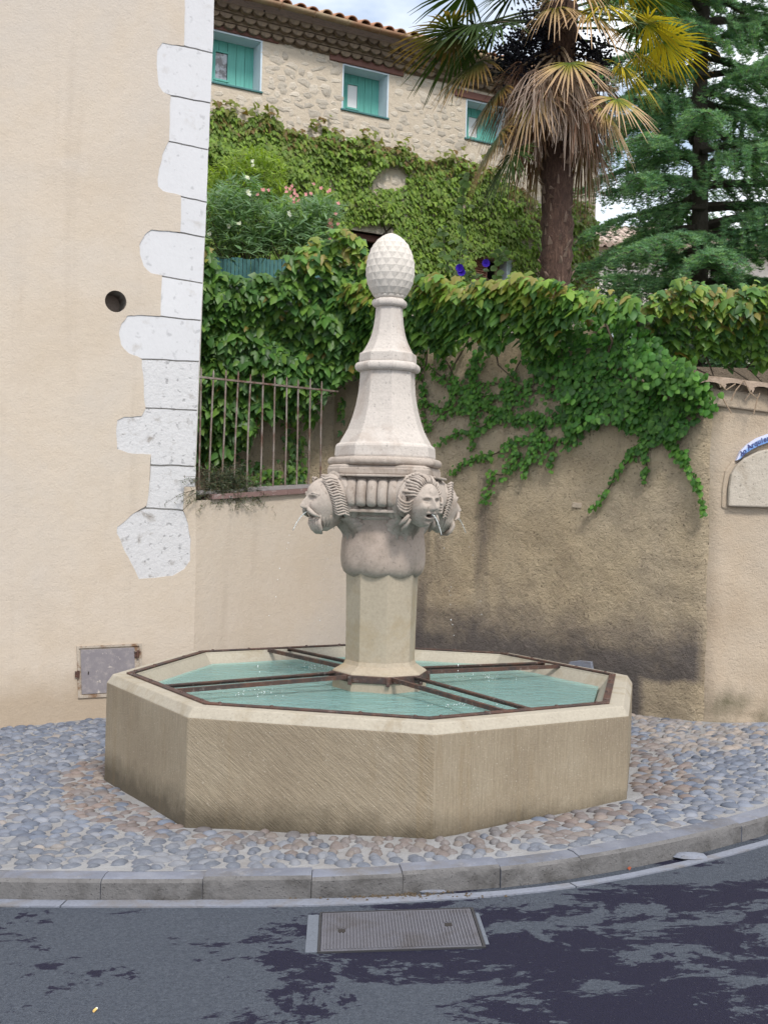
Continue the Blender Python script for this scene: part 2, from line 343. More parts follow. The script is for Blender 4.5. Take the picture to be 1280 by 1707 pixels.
def m_glass(): 
    n = NT('window_glass'); return n.fin(n.mix(n.ramp(n.noise(9, 4), (.45, 0), (.55, 1)), (.06, .065, .075), (.30, .33, .38)), .04, None, IOR=1.7)

M = dict(
 plaster=m_plaster(), brightpane=m_paint('bright_pane', (.80, .80, .82), .3, .06), rough=m_rough(), pillar=m_pillar(), diag=m_tooled('tooled_stone_slanted', True), vert=m_tooled('tooled_stone_upright', False),
 rim=m_stone('rim_stone', (.365, .328, .265), .2, 5, .55, .3, .004, (.24, .19, .12), 3, (.52, .75), pitsc=140),
 column=m_stone('column_stone', (.345, .292, .222), .16, 4, .3, .25, .004, (.26, .19, .10), 2.5, (.5, .75), pitsc=110),
 spire=m_stone('pale_carved_stone', (.50, .455, .415), .16, 5, .45, .42, .007, (.36, .30, .255), 3.2, (.52, .72), pitsc=60),
 carved=m_stone('carved_grey_stone', (.39, .335, .29), .2, 6, .5, .4, .006, (.215, .165, .13), 4, (.5, .7), pitsc=70),
 bell=m_stone('damp_pink_stone', (.365, .295, .25), .2, 4, .4, .4, .007, (.235, .19, .155), 4.5, (.48, .66), pitsc=60),
 cone=m_stone('cone_stone', (.56, .52, .47), .12, 6, .3, .25, .004, (.42, .37, .31), 4, (.55, .75), pitsc=80),
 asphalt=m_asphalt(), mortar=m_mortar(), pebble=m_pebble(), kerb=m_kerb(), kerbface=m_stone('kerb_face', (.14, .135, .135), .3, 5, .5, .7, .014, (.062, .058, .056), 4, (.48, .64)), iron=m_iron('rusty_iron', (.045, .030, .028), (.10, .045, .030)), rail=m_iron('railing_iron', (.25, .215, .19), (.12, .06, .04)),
 water=m_water(), gutter=m_stone('gutter_concrete', (.185, .20, .245), .35, 4, .4, .5, .01, (.15, .14, .14), 3, (.5, .65)),
 quoin=m_stone('quoin_stone', (.575, .575, .595), .06, 3, .35, .3, .007, (.40, .37, .345), 4.5, (.58, .80), rnd=.06, pitsc=16, fine=.05),
 quoinlow=m_stone('worn_quoin_stone', (.535, .53, .54), .10, 5, .6, .5, .016, (.27, .245, .225), 6, (.57, .70), pitsc=20, fine=.10),
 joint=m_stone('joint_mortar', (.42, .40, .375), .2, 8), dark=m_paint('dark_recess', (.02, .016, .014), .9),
 hatch=m_hatch(), hatchframe=m_stone('hatch_frame_paint', (.40, .345, .285), .2, 8, .5, .3, .004, (.20, .12, .07), 9, (.5, .62)),
 sill=m_stone('sill_tile', (.20, .125, .115), .25, 8, .4, .3, .004, (.40, .36, .35), 12, (.58, .68)), sillmortar=m_stone('sill_mortar', (.27, .25, .25), .25, 9, .5, .5),
 rubble=m_rubble(), hstone=m_stone('rubble_stone', (.60, .535, .45), .2, 7, .4, .55, .018, (.38, .32, .25), 5, (.5, .7), rnd=.32, pitsc=40),
 tile=m_tile('roof_tile', (.42, .20, .11), (.36, .215, .14), (.50, .34, .22)), eave=m_tile('eave_tile', (.20, .15, .10), (.235, .175, .12), (.165, .12, .085)),
 zinc=m_stone('gutter_metal', (.27, .20, .12), .3, 3, .2, .2, .003, (.20, .10, .05), 2.2, (.45, .6), rough=.6),
 teal=m_wood('teal_wood', (.115, .40, .345), (45, 45, 2)), reveal=m_paint('reveal_paint', (.55, .64, .72), .8, .08), lintel=m_wood('lintel_wood', (.15, .06, .045), (3, 30, 30)),
 brownwood=m_wood('shutter_wood', (.22, .10, .065), (4, 30, 30)), glass=m_glass(), leaf=m_leaf('creeper_leaf', .36, .42), small=m_leaf('small_ivy_leaf', .36, .5), house_leaf=m_leaf('house_creeper_leaf', .36, .55),
 needle=m_leaf('cedar_needle', .38, .6), frond=m_leaf('palm_blade', .22, .5), petal=m_leaf('petal', .4, .6), fibre=m_fiber(), bark=m_stone('bark', (.085, .07, .058), .4, 9, .4, .9, .03),
 stem=m_stone('stem', (.075, .055, .035), .3, 20), greenstem=m_paint('green_stem', (.09, .13, .04), .6),
 fruit=m_paint('palm_fruit', (.012, .012, .022), .45, .4), fence=m_paint('green_screen', (.045, .15, .155), .6, .3), soil=m_stone('garden_soil', (.12, .09, .06), .3, 6, .3, .9, .05),
 cover=m_stone('cover_steel', (.105, .105, .125), .25, 6, .3, .3, .003, (.07, .065, .07), 4, (.5, .68), rough=.55), coverframe=m_stone('cover_concrete', (.115, .13, .16), .2, 8), steel=m_paint('steel_edge', (.03, .03, .035), .5),
 sign=m_sign(), letter=m_paint('letter_blue', (.03, .04, .16), .4), plaque=m_stone('plaque_stone', (.45, .40, .335), .18, 7, .55, .6, .012, (.32, .27, .21), 6, (.5, .7), pitsc=45),
 coping=m_stone('coping_tile', (.36, .275, .21), .35, 8, .4, .5, .01, (.20, .14, .10), 5, (.48, .66)), root=m_stone('dry_root', (.30, .22, .15), .2, 20),
 fartile=m_tile('far_roof_tile', (.50, .40, .34), (.46, .36, .30), (.56, .46, .40)), farwall=m_paint('far_wall', (.72, .67, .62), .9, .08), butt=m_paint('butt_paper', (.75, .48, .16), .8), deadleaf=m_paint('dead_leaf', (.22, .05, .02), .7), jet=None, foam=m_paint('splash', (.85, .88, .9), .2, .05))
n = NT('clear_jet'); n.fin((.9, .94, .95), .05, None, IOR=1.33, Transmission_Weight=.75); M['jet'] = n.mat

# ================================================================ GROUND
kerb_px = [(-260, 1448), (-120, 1458), (0, 1464), (172, 1465.5), (340, 1465), (520, 1463), (672, 1456), (840, 1444), (987, 1425), (1120, 1400), (1237, 1372), (1330, 1344), (1440, 1305), (1560, 1258)]
kp = [G(*p) for p in kerb_px]
kp = [Vector((-9, 5.5, gz(-9))), Vector((-4, 5.32, gz(-4)))]+kp+[Vector((kp[-1].x+2.2, kp[-1].y+1.8, gz(kp[-1].x+2.2))), Vector((12, 13, gz(12)))]
def dense(P, step):
    out = []
    for i in range(len(P)-1):
        p0, p1, p2, p3 = P[max(i-1, 0)], P[i], P[i+1], P[min(i+2, len(P)-1)]
        k = max(1, int((p2-p1).length/step))
        for j in range(k):
            t = j/k; m1 = (p2-p0)*.5; m2 = (p3-p1)*.5
            if i == 0 or i == len(P)-2: q = p1.lerp(p2, t)
            else: q = p1*(2*t**3-3*t*t+1)+m1*(t**3-2*t*t+t)+p2*(3*t*t-2*t**3)+m2*(t**3-t*t)
            out.append(q)
    return out+[P[-1]]
kd = dense(kp, .12)
for q in kd: q.z = gz(q.x)
def offs(P, d):      # shift a ground line away from the camera by d
    o = []
    for i in range(len(P)):
        t = (P[min(i+1, len(P)-1)]-P[max(i-1, 0)]).normalized(); nn = Vector((-t.y, t.x, 0))
        o.append(P[i]+nn*d)
    return o
# road: one sheet out to the horizon
xs = [-250, -60, -20, -9, -4, -2, -1, 0, 1, 2, 4, 9, 20, 60, 250]; ys = [-250, -60, -15, -4, 0, 2, 4, 5, 6, 8, 11, 20, 60, 250]
b = MB(); b.add([(x, y, gz(x)-.1) for y in ys for x in xs], [(j*len(xs)+i, j*len(xs)+i+1, (j+1)*len(xs)+i+1, (j+1)*len(xs)+i) for j in range(len(ys)-1) for i in range(len(xs)-1)])
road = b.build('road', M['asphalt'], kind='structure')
# mortar bed of the cobbled pavement
kb = offs(kd, .115); b = MB(); rows = [0, .03, .1, .25, .5, 1]
vs, fs = [], []
for q in kb:
    for t in rows: vs.append((q.x, q.y+(13.5-q.y)*t, gz(q.x)-.003+(.004*math.sin(q.x*9+t*20) if t > .01 else 0)))
nr = len(rows)
fs = [(i*nr+j, (i+1)*nr+j, (i+1)*nr+j+1, i*nr+j+1) for i in range(len(kb)-1) for j in range(nr-1)]
b.add(vs, fs); pave = b.build('pavement', M['mortar'], smooth=True, kind='structure')
# kerb stones, one by one
kerb = MB().box(-9, 9, 6.2, 6.3, -.9, -.7).build('kerb', M['gutter'], kind='structure')
cum = [0]
for i in range(1, len(kd)): cum.append(cum[-1]+(kd[i]-kd[i-1]).length)
def at_len(L_):
    for i in range(1, len(kd)):
        if cum[i] >= L_: return kd[i-1].lerp(kd[i], (L_-cum[i-1])/(cum[i]-cum[i-1]+1e-9)), i
    return kd[-1], len(kd)-1
def arc_of(x):
    for i in range(1, len(kd)):
        if kd[i].x >= x: return cum[i-1]+(cum[i]-cum[i-1])*(x-kd[i-1].x)/(kd[i].x-kd[i-1].x)
joints = [arc_of(G(px, 1460).x) for px in (2, 172, 340, 520, 672, 840, 987)]+[arc_of(G(1237, 1372).x)]
L_ = joints[0]
while L_ > .6: L_ -= .45+.06*random.random(); joints.insert(0, L_)
L_ = joints[-1]
while L_ < cum[-1]-1: L_ += .46+.08*random.random(); joints.append(L_)
for a, c in zip(joints[:-1], joints[1:]):
    k = 9; b = MB(); vs = []; sx = random.random()*99; dz = random.uniform(-.006, .006); dd = random.uniform(-.006, .006)
    for i in range(k):
        p, j = at_len(a+.0015+(c-a-.003)*i/(k-1)); t = (kd[min(j+1, len(kd)-1)]-kd[j-1]).normalized(); nn = Vector((-t.y, t.x, 0))
        e = noise.noise(Vector((sx+i*.9, 0, 0)))*.014; e2 = noise.noise(Vector((sx+i*1.7, 5, 0)))*.007
        if i in (0, k-1): e -= .006
        q = lambda off, z: p+nn*(off+dd)+Vector((0, 0, z+dz-gz(p.x)+p.z))
        for off, z in ((.002, -.2), (.001+e2, -.05), (.002+e2*.5, -.016), (.014-e, -.001+e*.4), (.07, .004+e2*.3), (.122, .001), (.122, -.2)): vs.append(q(off, z))
    m_ = 7; fs = [(i*m_+j, i*m_+j+1, (i+1)*m_+j+1, (i+1)*m_+j) for i in range(k-1) for j in range(m_-1)]
    fs += [tuple(range(m_)), tuple((k-1)*m_+j for j in range(m_))[::-1]]
    b.add(vs, fs); b.m = [1 if (q < (k-1)*(m_-1) and q % (m_-1) in (0, 1, 2)) else 0 for q in range(len(b.f))]; o = b.build('kerb_stone', [M['kerb'], M['kerbface']], kerb); sharp(o, 32)  # front faces get a darker material: shade put into the colour, with dirt
# gutter strip of pale concrete, cracked into slabs
gi = MB(); step = 0; slab = []
gcol = MB()
def gutter_piece(i0, i1):
    b = MB(); vs = []
    for i in range(i0, i1+1):
        p = kd[i]; t = (kd[min(i+1, len(kd)-1)]-kd[max(i-1, 0)]).normalized(); nn = Vector((t.y, -t.x, 0))
        k = max(0, min(1, (p.x+.2)/.9)); g0 = .004+.055*k; g1 = g0+.088-.030*k
        j0 = noise.noise(p*6)*.008; j1 = noise.noise(p*9+Vector((3, 3, 3)))*.008
        if i == i0: p = p+t*.004
        if i == i1: p = p-t*.004
        for o_, z in ((g0+j0, -.094), (g1+j1, -.093), (g1+j1, -.14), (g0+j0, -.14)): q = p+nn*o_; vs.append((q.x, q.y, gz(q.x)+z))
    n_ = i1-i0+1; fs = [(i*4+j, i*4+(j+1) % 4, (i+1)*4+(j+1) % 4, (i+1)*4+j) for i in range(n_-1) for j in range(4)]+[(0, 1, 2, 3), tuple((n_-1)*4+j for j in (3, 2, 1, 0))]
    return b.add(vs, fs)
gut = MB().box(-9, 9, 6.0, 6.1, -.9, -.7).build('gutter', M['gutter'], kind='structure')
i = 0
while i < len(kd)-2:
    k = min(len(kd)-1, i+random.randint(9, 16)); gutter_piece(i, k).build('gutter_slab', M['gutter'], gut); i = k

# cobbles: 300 nearest as parts, the rest joined
FC = (0.0, 7.372); TH = 3.3059; OCT = [TH+k*math.pi/4 for k in range(8)]
def in_oct(x, y, rad):
    r = math.hypot(x-FC[0], y-FC[1]); a = (math.atan2(y-FC[1], x-FC[0])-TH) % (math.pi/4)-math.pi/8
    return r*math.cos(a) < rad*math.cos(math.pi/8)
kerb_line = [(p.x, p.y) for p in kb]
def kerb_y(x):
    for i in range(1, len(kerb_line)):
        if kerb_line[i][0] >= x:
            (x0, y0), (x1, y1) = kerb_line[i-1], kerb_line[i]; return y0+(y1-y0)*(x-x0)/(x1-x0)
    return 99
def wall_y(x):
    if x < FL.x: return FL.y+(x-FL.x)*.51
    if x < FR.x: return FW.y+(x-FW.x)*1.02
    if x < FP.x: return FR.y+(x-FR.x)*(-2.43/2.65)
    return FP.y
peb = []
rowy = 4.6; r_i = 0
while rowy < 11:
    x = -3.6+(.06 if r_i % 2 else 0)
    while x < 4.2:
        jx = x+random.uniform(-.022, .022); jy = rowy+random.uniform(-.025, .025)+.02*math.sin(x*3)
        ky = kerb_y(jx)
        if ky+.028 < jy < wall_y(jx)-.05 and not in_oct(jx, jy, 1.745): peb.append((jx, jy))
        x += random.uniform(.078, .106)
    rowy += .057; r_i += 1
pal = {'blue': [(.100, .118, .158), (.130, .146, .185), (.088, .102, .138), (.16, .172, .205)], 'pink': [(.150, .118, .108), (.128, .108, .105), (.165, .135, .120), (.120, .110, .115)], 'warm': [(.24, .205, .18), (.19, .17, .16), (.16, .15, .155)]}
base = []
for ring, (rr, zz) in enumerate(((1, -.35), (1.0, 0), (.86, .52), (.5, .88))):
    for j in range(8): a = 2*math.pi*j/8; base.append((rr*math.cos(a), rr*math.sin(a), zz))
base.append((0, 0, 1.0)); PB = np.array(base)
pt = []
for ring in range(3):
    for j in range(8):
        a, c, d, e = ring*8+j, ring*8+(j+1) % 8, (ring+1)*8+(j+1) % 8, (ring+1)*8+j; pt += [(a, c, d), (a, d, e)]
pt += [(24+j, 24+(j+1) % 8, 32) for j in range(8)]; PT = np.array(pt)
variants = {}
def pebble_var(kind, i):
    key = (kind, i)
    if key not in variants:
        V = PB.copy(); r_ = np.random.default_rng(hash(key) % 9999+i*7)
        for k in range(8):
            f = 1+r_.uniform(-.14, .14)
            for ring in range(4): V[ring*8+k, :2] *= f
        V[:, 2] += .12*V[:, 0]*r_.uniform(-1, 1)+.12*V[:, 1]*r_.uniform(-1, 1)
        c = np.array(pal[kind][i % len(pal[kind])])*r_.uniform(.85, 1.15); c = c*.75+c.mean()*.25
        variants[key] = (V, mesh_np('pebble', V, PT, M['pebble'], np.repeat(c[None], len(V), 0), parent=False, smooth=True))
    return variants[key]
info = []
for (x, y) in peb:
    dF = math.hypot(x-FC[0], y-FC[1])-1.71
    nv = noise.noise(Vector((x*1.1, y*1.3, 0)))
    kind = 'pink' if (dF < .24+.16*nv and y < 8.2 and random.random() < .8) else ('warm' if (x > 1.9 and y > 7.6 and random.random() < .75) else ('blue' if random.random() < .96 else 'warm'))
    near_front = abs(x) < .75 and y < 5.9
    a = (.035 if near_front else .049)*random.uniform(.7, 1.2); bb = a*random.uniform(.52, .70) if not near_front else a*random.uniform(.9, 1.3)
    hh = random.uniform(.019, .028); yaw = random.gauss(.22, .30)+(.35*(x > .6)*(y < 7))*-1
    Mx = Matrix.Translation((x, y, gz(x)-.0095)) @ Matrix.Rotation(-math.atan(.045), 4, 'Y') @ Matrix.Rotation(yaw, 4, 'Z') @ Matrix.Rotation(random.gauss(.22, .1), 4, 'X') @ Matrix.Diagonal((a, bb, hh, 1))
    vis = abs(x)/y < .36 and not (in_oct(x, y-1.1, 1.6) and y > 7.6)
    info.append((y*y*(1 if vis else 50), Mx, kind, random.randint(0, 5)))
info.sort(key=lambda q: q[0])
for _, Mx, kd_, i in info[:300]: inst('pebble', pebble_var(kd_, i)[1], Mx, pave)
Vs, Ts, Cs, o_ = [], [], [], 0
for _, Mx, kd_, i in info[300:]:
    V, me = pebble_var(kd_, i); A = np.array(Mx); Vs.append(V @ A[:3, :3].T+A[:3, 3]); Ts.append(PT+o_); o_ += len(V)
    c = np.array(pal[kd_][i % len(pal[kd_])])*rng.uniform(.8, 1.2); Cs.append(np.repeat(c[None], len(V), 0))
mesh_np('pebble_bed', np.concatenate(Vs), np.concatenate(Ts), M['pebble'], np.concatenate(Cs), pave, 'stuff', True)
# raised garden ground behind the walls
b = MB(); b.add([(-9, 12.2, 3.3), (30, 11.9, 3.3), (60, 60, 3.6), (-30, 60, 3.6), (-9, 11.5, 1.6), (30, 11.5, 1.6)], [(0, 1, 2, 3), (4, 5, 1, 0)])
b.build('garden_ground', M['soil'], kind='structure')
b = MB(); b.add([(-3.2, 10.2, 1.7), (-.1, 10.95, 1.7), (-.1, 11.6, 1.7), (-3.2, 11.6, 1.7)], [(0, 1, 2, 3)]); b.build('yard_ground', M['soil'], kind='structure')

# ================================================================ LEFT BUILDING
bl = thing('plastered_house', 'cream plastered house corner with white quoin stones at left of the fountain', 'house', (FL.x, FL.y, 0), FL.ang)
def P2(fr, pts, off=0): return [fr.loc(x, y, off) for x, y in pts]
stones = [
 [(311, -420), (308, 0), (307, 74), (355, 86), (357.5, 0), (362, -420)],
 [(271, 70.5), (262.5, 82), (261, 105), (264, 141), (272, 152.6), (284, 157), (351, 169), (355, 88.5), (323, 81), (285, 73)],
 [(284.3, 159.5), (281.5, 233), (347.5, 247.5), (351, 171.5)],
 [(281, 235.5), (279, 238), (270, 259), (262.5, 295), (263.5, 310), (272, 318), (302, 325.5), (344.8, 334.5), (347.4, 250)],
 [(302, 328), (301, 386), (341.5, 393), (344.7, 337)],
 [(300, 388.5), (289, 385.5), (252.7, 381.6), (241, 390.5), (233, 407), (233, 423), (239.5, 443), (252.7, 454.5), (270, 458.5), (338, 470.5), (341.4, 395.5)],
 [(270, 461), (267.4, 525.6), (335, 532.7), (338, 473)],
 [(267, 528), (229.7, 525), (213, 526.7), (203.5, 538), (198.5, 554.6), (201, 573.5), (214.7, 589), (230, 594), (236, 596.6), (332, 601), (335, 535)],
 [(236, 599), (238, 622), (242, 678.7), (329.4, 682.5), (332, 603.5)],
 [(242, 681), (236, 693.5), (207, 694.6), (195.4, 700), (193.5, 722.5), (195.4, 749), (214.7, 754.6), (251.5, 758), (252, 773.6), (325, 775.7), (327, 740), (329.4, 685)],
 [(252, 776.6), (247.6, 827), (244, 845.5), (306, 849.5), (307.6, 811), (324.5, 811), (327, 788), (325, 778.4)],
 [(243.7, 848), (222.5, 856), (195.4, 879), (195.4, 889), (209, 920), (232, 965), (253.4, 964), (288, 960.4), (307.6, 949), (317, 935), (318.4, 900), (313.4, 873), (306, 852)]]
chain = [(326.5, 812), (307.6, 811), (306, 850), (313.4, 873), (318.4, 900), (317, 935), (307.6, 949), (288, 960.4), (253.4, 964), (232, 965), (209, 920), (195.4, 889), (195.4, 879), (222.5, 856), (243.7, 843), (247.6, 827), (251.5, 758), (214.7, 754.6), (195.4, 749), (193.5, 722.5), (195.4, 700), (207, 694.6), (236, 693.5), (242, 680), (238, 622), (236, 598), (230, 594), (214.7, 589), (201, 573.5), (198.5, 554.6), (203.5, 538), (213, 526.7), (229.7, 525), (267.2, 527), (270, 459), (252.7, 454.5), (239.5, 443), (233, 423), (233, 407), (241, 390.5), (252.7, 381.6), (289, 385.5), (301, 387), (302, 325.5), (272, 318), (263.5, 310), (262.5, 295), (270, 259), (279, 238), (281.5, 233), (284.3, 158.5), (272, 152.6), (264, 141), (261, 105), (262.5, 82), (271, 70.5), (285, 73), (307, 75.5), (308, 0), (311, -420)]
cl = P2(FL, chain)
def rough_line(pts, k=3, amp=.004):
    o = []
    for i in range(len(pts)-1):
        for j in range(k):
            t = j/k; x = pts[i][0]*(1-t)+pts[i+1][0]*t; z = pts[i][1]*(1-t)+pts[i+1][1]*t
            q = Vector((x*14, z*14, 0)); o.append((x+noise.noise(q)*amp, z+noise.noise(q+Vector((9, 9, 0)))*amp))
    return o+[pts[-1]]
cl = rough_line(cl, 5, .007)
zt = cl[-1][1]
outline = [(-5.2, -.5), (0.012, -.5), (0.012, 1.2)]+cl+[(cl[-1][0], zt), (-5.2, zt)]
vc = FL.loc(193, 502); vr = .088
hole = [(vc[0]+vr*math.cos(2*math.pi*i/28), vc[1]+vr*math.sin(2*math.pi*i/28)) for i in range(28)]
outline = [p for i, p in enumerate(outline) if i == 0 or (abs(p[0]-outline[i-1][0])+abs(p[1]-outline[i-1][1])) > 1e-4]
b = MB(); b.prism(outline, 0, .02, holes=[hole], back=False); wl = b.build('wall', M['plaster'], bl, fix=True)
b = MB(); b.prism([(-5.2, -.5), (.004, -.5), FL.loc(326, 800, .02), FL.loc(357.3, 0, .02), FL.loc(362, -420, .02), (-5.2, zt)], .022, .30, holes=[hole]); b.box(-5.2, -.004, .3, 6, -.5, zt-.02); b.build('wall_core', M['joint'], bl)
b = MB(); k = 28
for i in range(k):
    p, q = hole[i], hole[(i+1) % k]; b.add([(p[0], .0, p[1]), (q[0], .0, q[1]), (q[0], .22, q[1]), (p[0], .22, p[1])], [(0, 1, 2, 3)])
b.add([(p[0], .22, p[1]) for p in hole], [tuple(range(k))]); b.build('vent_hole', M['bell'], bl, fix=True)
for i, st in enumerate(stones):
    pts = P2(FL, st); cx = sum(p[0] for p in pts)/len(pts); cz = sum(p[1] for p in pts)/len(pts)
    pts = rough_line(pts+[pts[0]], 5, .006)[:-1]
    b = MB(); b.prism(pts, .006+random.uniform(-.002, .002), .021); b.build('quoin_stone', M['quoinlow'] if i > 7 else M['quoin'], bl)
    # the same stone turned round the corner onto the return wall
    if i < 11:
        zs = [p[1] for p in pts]; x1 = max(p[0] for p in pts)
        MB().box(x1-.012, x1+.001, .024, .34+.1*(i % 2), min(zs)+.02, max(zs)-.02).build('quoin_stone', M['quoin'], bl)
# meter hatch near the ground
hq = lambda x, y, o=0: FL.loc(x, y, o)
fo = [hq(127.5, 1077.5), hq(236, 1072.5), hq(237, 1159), hq(130, 1164)]; fi = [hq(131.5, 1081), hq(231.5, 1076.5), hq(232.5, 1155), hq(133.5, 1159.5)]
b = MB(); b.prism(fo, -.012, .004, holes=[fi]); fr_ = b.build('hatch_frame', M['hatchframe'], bl)
dp = [hq(134, 1083.5), hq(224, 1079.5), hq(225, 1153), hq(136, 1157.5)]
b = MB(); b.prism(dp, -.008, .002); hd = b.build('hatch_door', M['hatch'], bl, bevel=.002)
b = MB(); b.prism([hq(131.5, 1081), hq(231.5, 1076.5), hq(232.5, 1155), hq(133.5, 1159.5)], -.002, .003); b.build('hatch_recess', M['hatchframe'], bl)
s, z = hq(147, 1122); MB().box(s-.004, s+.004, -.011, -.006, z-.012, z+.012).build('keyhole', M['dark'], hd)
for (hx, hy) in ((229, 1090), (130, 1124)):
    s, z = hq(hx, hy); MB().tube([(s, -.018, z-.03), (s, -.018, z+.03)], .010, 8).box(s-.026, s+.006, -.014, -.008, z-.024, z+.024).build('hinge', M['iron'], hd)
s, z = hq(229, 1086); MB().box(s-.03, s+.022, -.022, -.012, z-.004, z+.005).build('latch', M['rail'], hd)

# ================================================================ LOW WALL, SILL, RAILING
lw = thing('low_wall', 'smooth cream plaster wall with red tile sill behind the fountain', 'wall', (FW.x, FW.y, 0), FW.ang)
a0 = FW.loc(335, 834); a1 = FW.loc(503, 823); sl = (a1[1]-a0[1])/(a1[0]-a0[0]); zs = lambda s: a0[1]+sl*(s-a0[0])
b = MB(); b.prism([(.0, -.5), (2.2, -.5), (2.2, zs(2.2)), (.0, zs(0))], 0, .3); b.build('wall', M['plaster'], lw)
x = .14
while x < 2.0:
    x2 = x+.28; b = MB(); b.prism([(x+.002, zs(x)+.002), (x2-.002, zs(x2)+.002), (x2-.002, zs(x2)+.046), (x+.002, zs(x)+.046)], -.035+random.uniform(-.003, .003), .3); b.build('sill_tile', M['sill'], lw, bevel=.004); x = x2
b = MB(); b.prism([(0.02, zs(0)+.049), (2.1, zs(2.1)+.049), (2.1, zs(2.1)+.072), (1, zs(1)+.078), (.02, zs(.02)+.075)], .01, .28); b.build('sill_mortar', M['sillmortar'], lw)
b = MB(); e = FW.loc(309, 800)  # plaster stub under the last quoin
rl = thing('iron_railing', 'rusty iron railing of thin upright bars on the low wall sill', 'railing', (FW.x, FW.y, 0), FW.ang)
ro = .09
t0 = FW.loc(326, 627.5, ro); t1 = FW.loc(563, 652.5, ro)
MB().box(0, 1, -.012, .012, -.008, .008, M=Matrix.Translation((t0[0], ro, t0[1])) @ Matrix.Rotation(-math.atan2(t1[1]-t0[1], t1[0]-t0[0]), 4, 'Y') @ Matrix.Diagonal((math.hypot(t1[0]-t0[0], t1[1]-t0[1]), 1, 1, 1))).build('top_rail', M['rail'], rl)
for xt, xb in ((335, 331), (355.7, 347.5), (376.5, 369), (397, 389.6), (417.4, 411), (438.4, 434), (457.9, 454.6), (477.8, 474.7), (496.8, 494), (517, 513.7), (536, 534)):
    yr = 627.5+(xt-326)*25/237; p = FW.loc(xt+.4, yr-13-random.uniform(0, 5), ro); q = FW.loc(xb, 824, ro)
    md = ((p[0]+q[0])/2+random.uniform(-.006, .006), ro+random.uniform(-.004, .004), (p[1]+q[1])/2)
    MB().tube([(q[0], ro, zs(q[0])+.06), md, (p[0], ro, p[1]-.03), (p[0], ro, p[1])], [.0085, .0085, .0085, .003], 6).build('bar', M['rail'], rl)

# retaining wall behind the railing
rw = thing('retaining_wall', 'rough brown wall behind the railing, mostly under creeper', 'wall', (FB.x, FB.y, 0), 0)
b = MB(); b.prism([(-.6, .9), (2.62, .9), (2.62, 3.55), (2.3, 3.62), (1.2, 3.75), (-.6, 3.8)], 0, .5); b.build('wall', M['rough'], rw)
# ================================================================ ROUGH GARDEN WALL
gw = thing('garden_wall', 'rough weathered garden wall with dark damp band right of the fountain', 'wall', (FR.x, FR.y, 0), FR.ang)
LR = math.hypot(2.65, 2.43); nx, nz_ = 110, 90; V = []
for j in range(nz_+1):
    for i in range(nx+1):
        s = LR*i/nx; ztop = 3.25-.62*max(0, min(1, (s-LR+.95)/.35)); z = -.3+(ztop+.3)*j/nz_; q = Vector((s, z, 0))
        y = noise.fractal(q*2.2, 1, 2, 4)*.016+noise.fractal(q*9, 1, 2, 3)*.006
        f = min(1, (LR-s)/.12)           # rounded outer arris
        y = y*f+(.05*(1-f)**2)
        V.append((s, y, z))
for z in (-.3, 2.62): V += [(0, .45, z), (LR+.05, .45, z)]
Fq = [(j*(nx+1)+i, j*(nx+1)+i+1, (j+1)*(nx+1)+i+1, (j+1)*(nx+1)+i) for j in range(nz_) for i in range(nx)]
o_ = (nx+1)*(nz_+1); tl = nz_*(nx+1); b = MB(); b.add(V, Fq+[(o_+1, o_, o_+2, o_+3), (tl, tl+nx, o_+3, o_+2)])
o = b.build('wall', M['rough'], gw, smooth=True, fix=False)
# stub that carries the wall round behind the spire
b = MB(); b.box(-.55, 0.0, .02, .47, .9, 3.3); b.build('wall_return', M['rough'], gw)
s, z = FR.loc(978, 1108); 
b = MB(); b.prism([FR.loc(946, 1122), FR.loc(952, 1103), FR.loc(968, 1101), FR.loc(988, 1103), FR.loc(991, 1122)], -.03, .02); b.build('inset_stone', M['gutter'], gw, bevel=.006)
s, z = FR.loc(961, 842); b = MB(); b.prism([(s-.05, z-.02), (s+.045, z-.025), (s+.05, z+.02), (s-.04, z+.024)], -.004, .03); b.build('patch_stone', M['pillar'], gw, bevel=.006)
# ================================================================ PILLAR WALL with plaque
pw = thing('pillar_wall', 'pale rendered wall pier with tiled coping and stone plaque at right edge', 'wall', (FP.x, FP.y, 0), 0)
ct = FP.loc(1192, 668)[1]
nx, nz_ = 60, 70; V = []; W_ = 2.6
for j in range(nz_+1):
    for i in range(nx+1):
        s = W_*(i/nx)**1.5; z = -.3+(ct+.3)*j/nz_; q = Vector((s+7, z, 3)); y = noise.fractal(q*3, 1, 2, 4)*.010
        f = min(1, s/.10); y = y+(1-f)**2*.045; V.append((s-.005*(1-f), y, z))
for z in (-.3, ct): V += [(-.02, .5, z), (W_, .5, z)]
Fq = [(j*(nx+1)+i, j*(nx+1)+i+1, (j+1)*(nx+1)+i+1, (j+1)*(nx+1)+i) for j in range(nz_) for i in range(nx)]
o_ = (nx+1)*(nz_+1); tl = nz_*(nx+1)
b = MB(); b.add(V, Fq+[(o_, 0, tl, o_+2), (tl, tl+nx, o_+3, o_+2)]+[(nx, o_+1, o_+3, tl+nx)]); b.build('wall', M['pillar'], pw, smooth=True, fix=False)
c0 = FP.loc(1188, 676); c1 = FP.loc(1280, 688); cs = (c1[1]-c0[1])/(c1[0]-c0[0]); czf = lambda s: c0[1]+cs*(s-c0[0])
b = MB(); b.prism([(-.04, czf(-.04)), (W_, czf(W_)), (W_, czf(W_)+.13), (-.04, czf(-.04)+.13)], -.028, .52); b.build('cornice', M['pillar'], pw, bevel=.012)
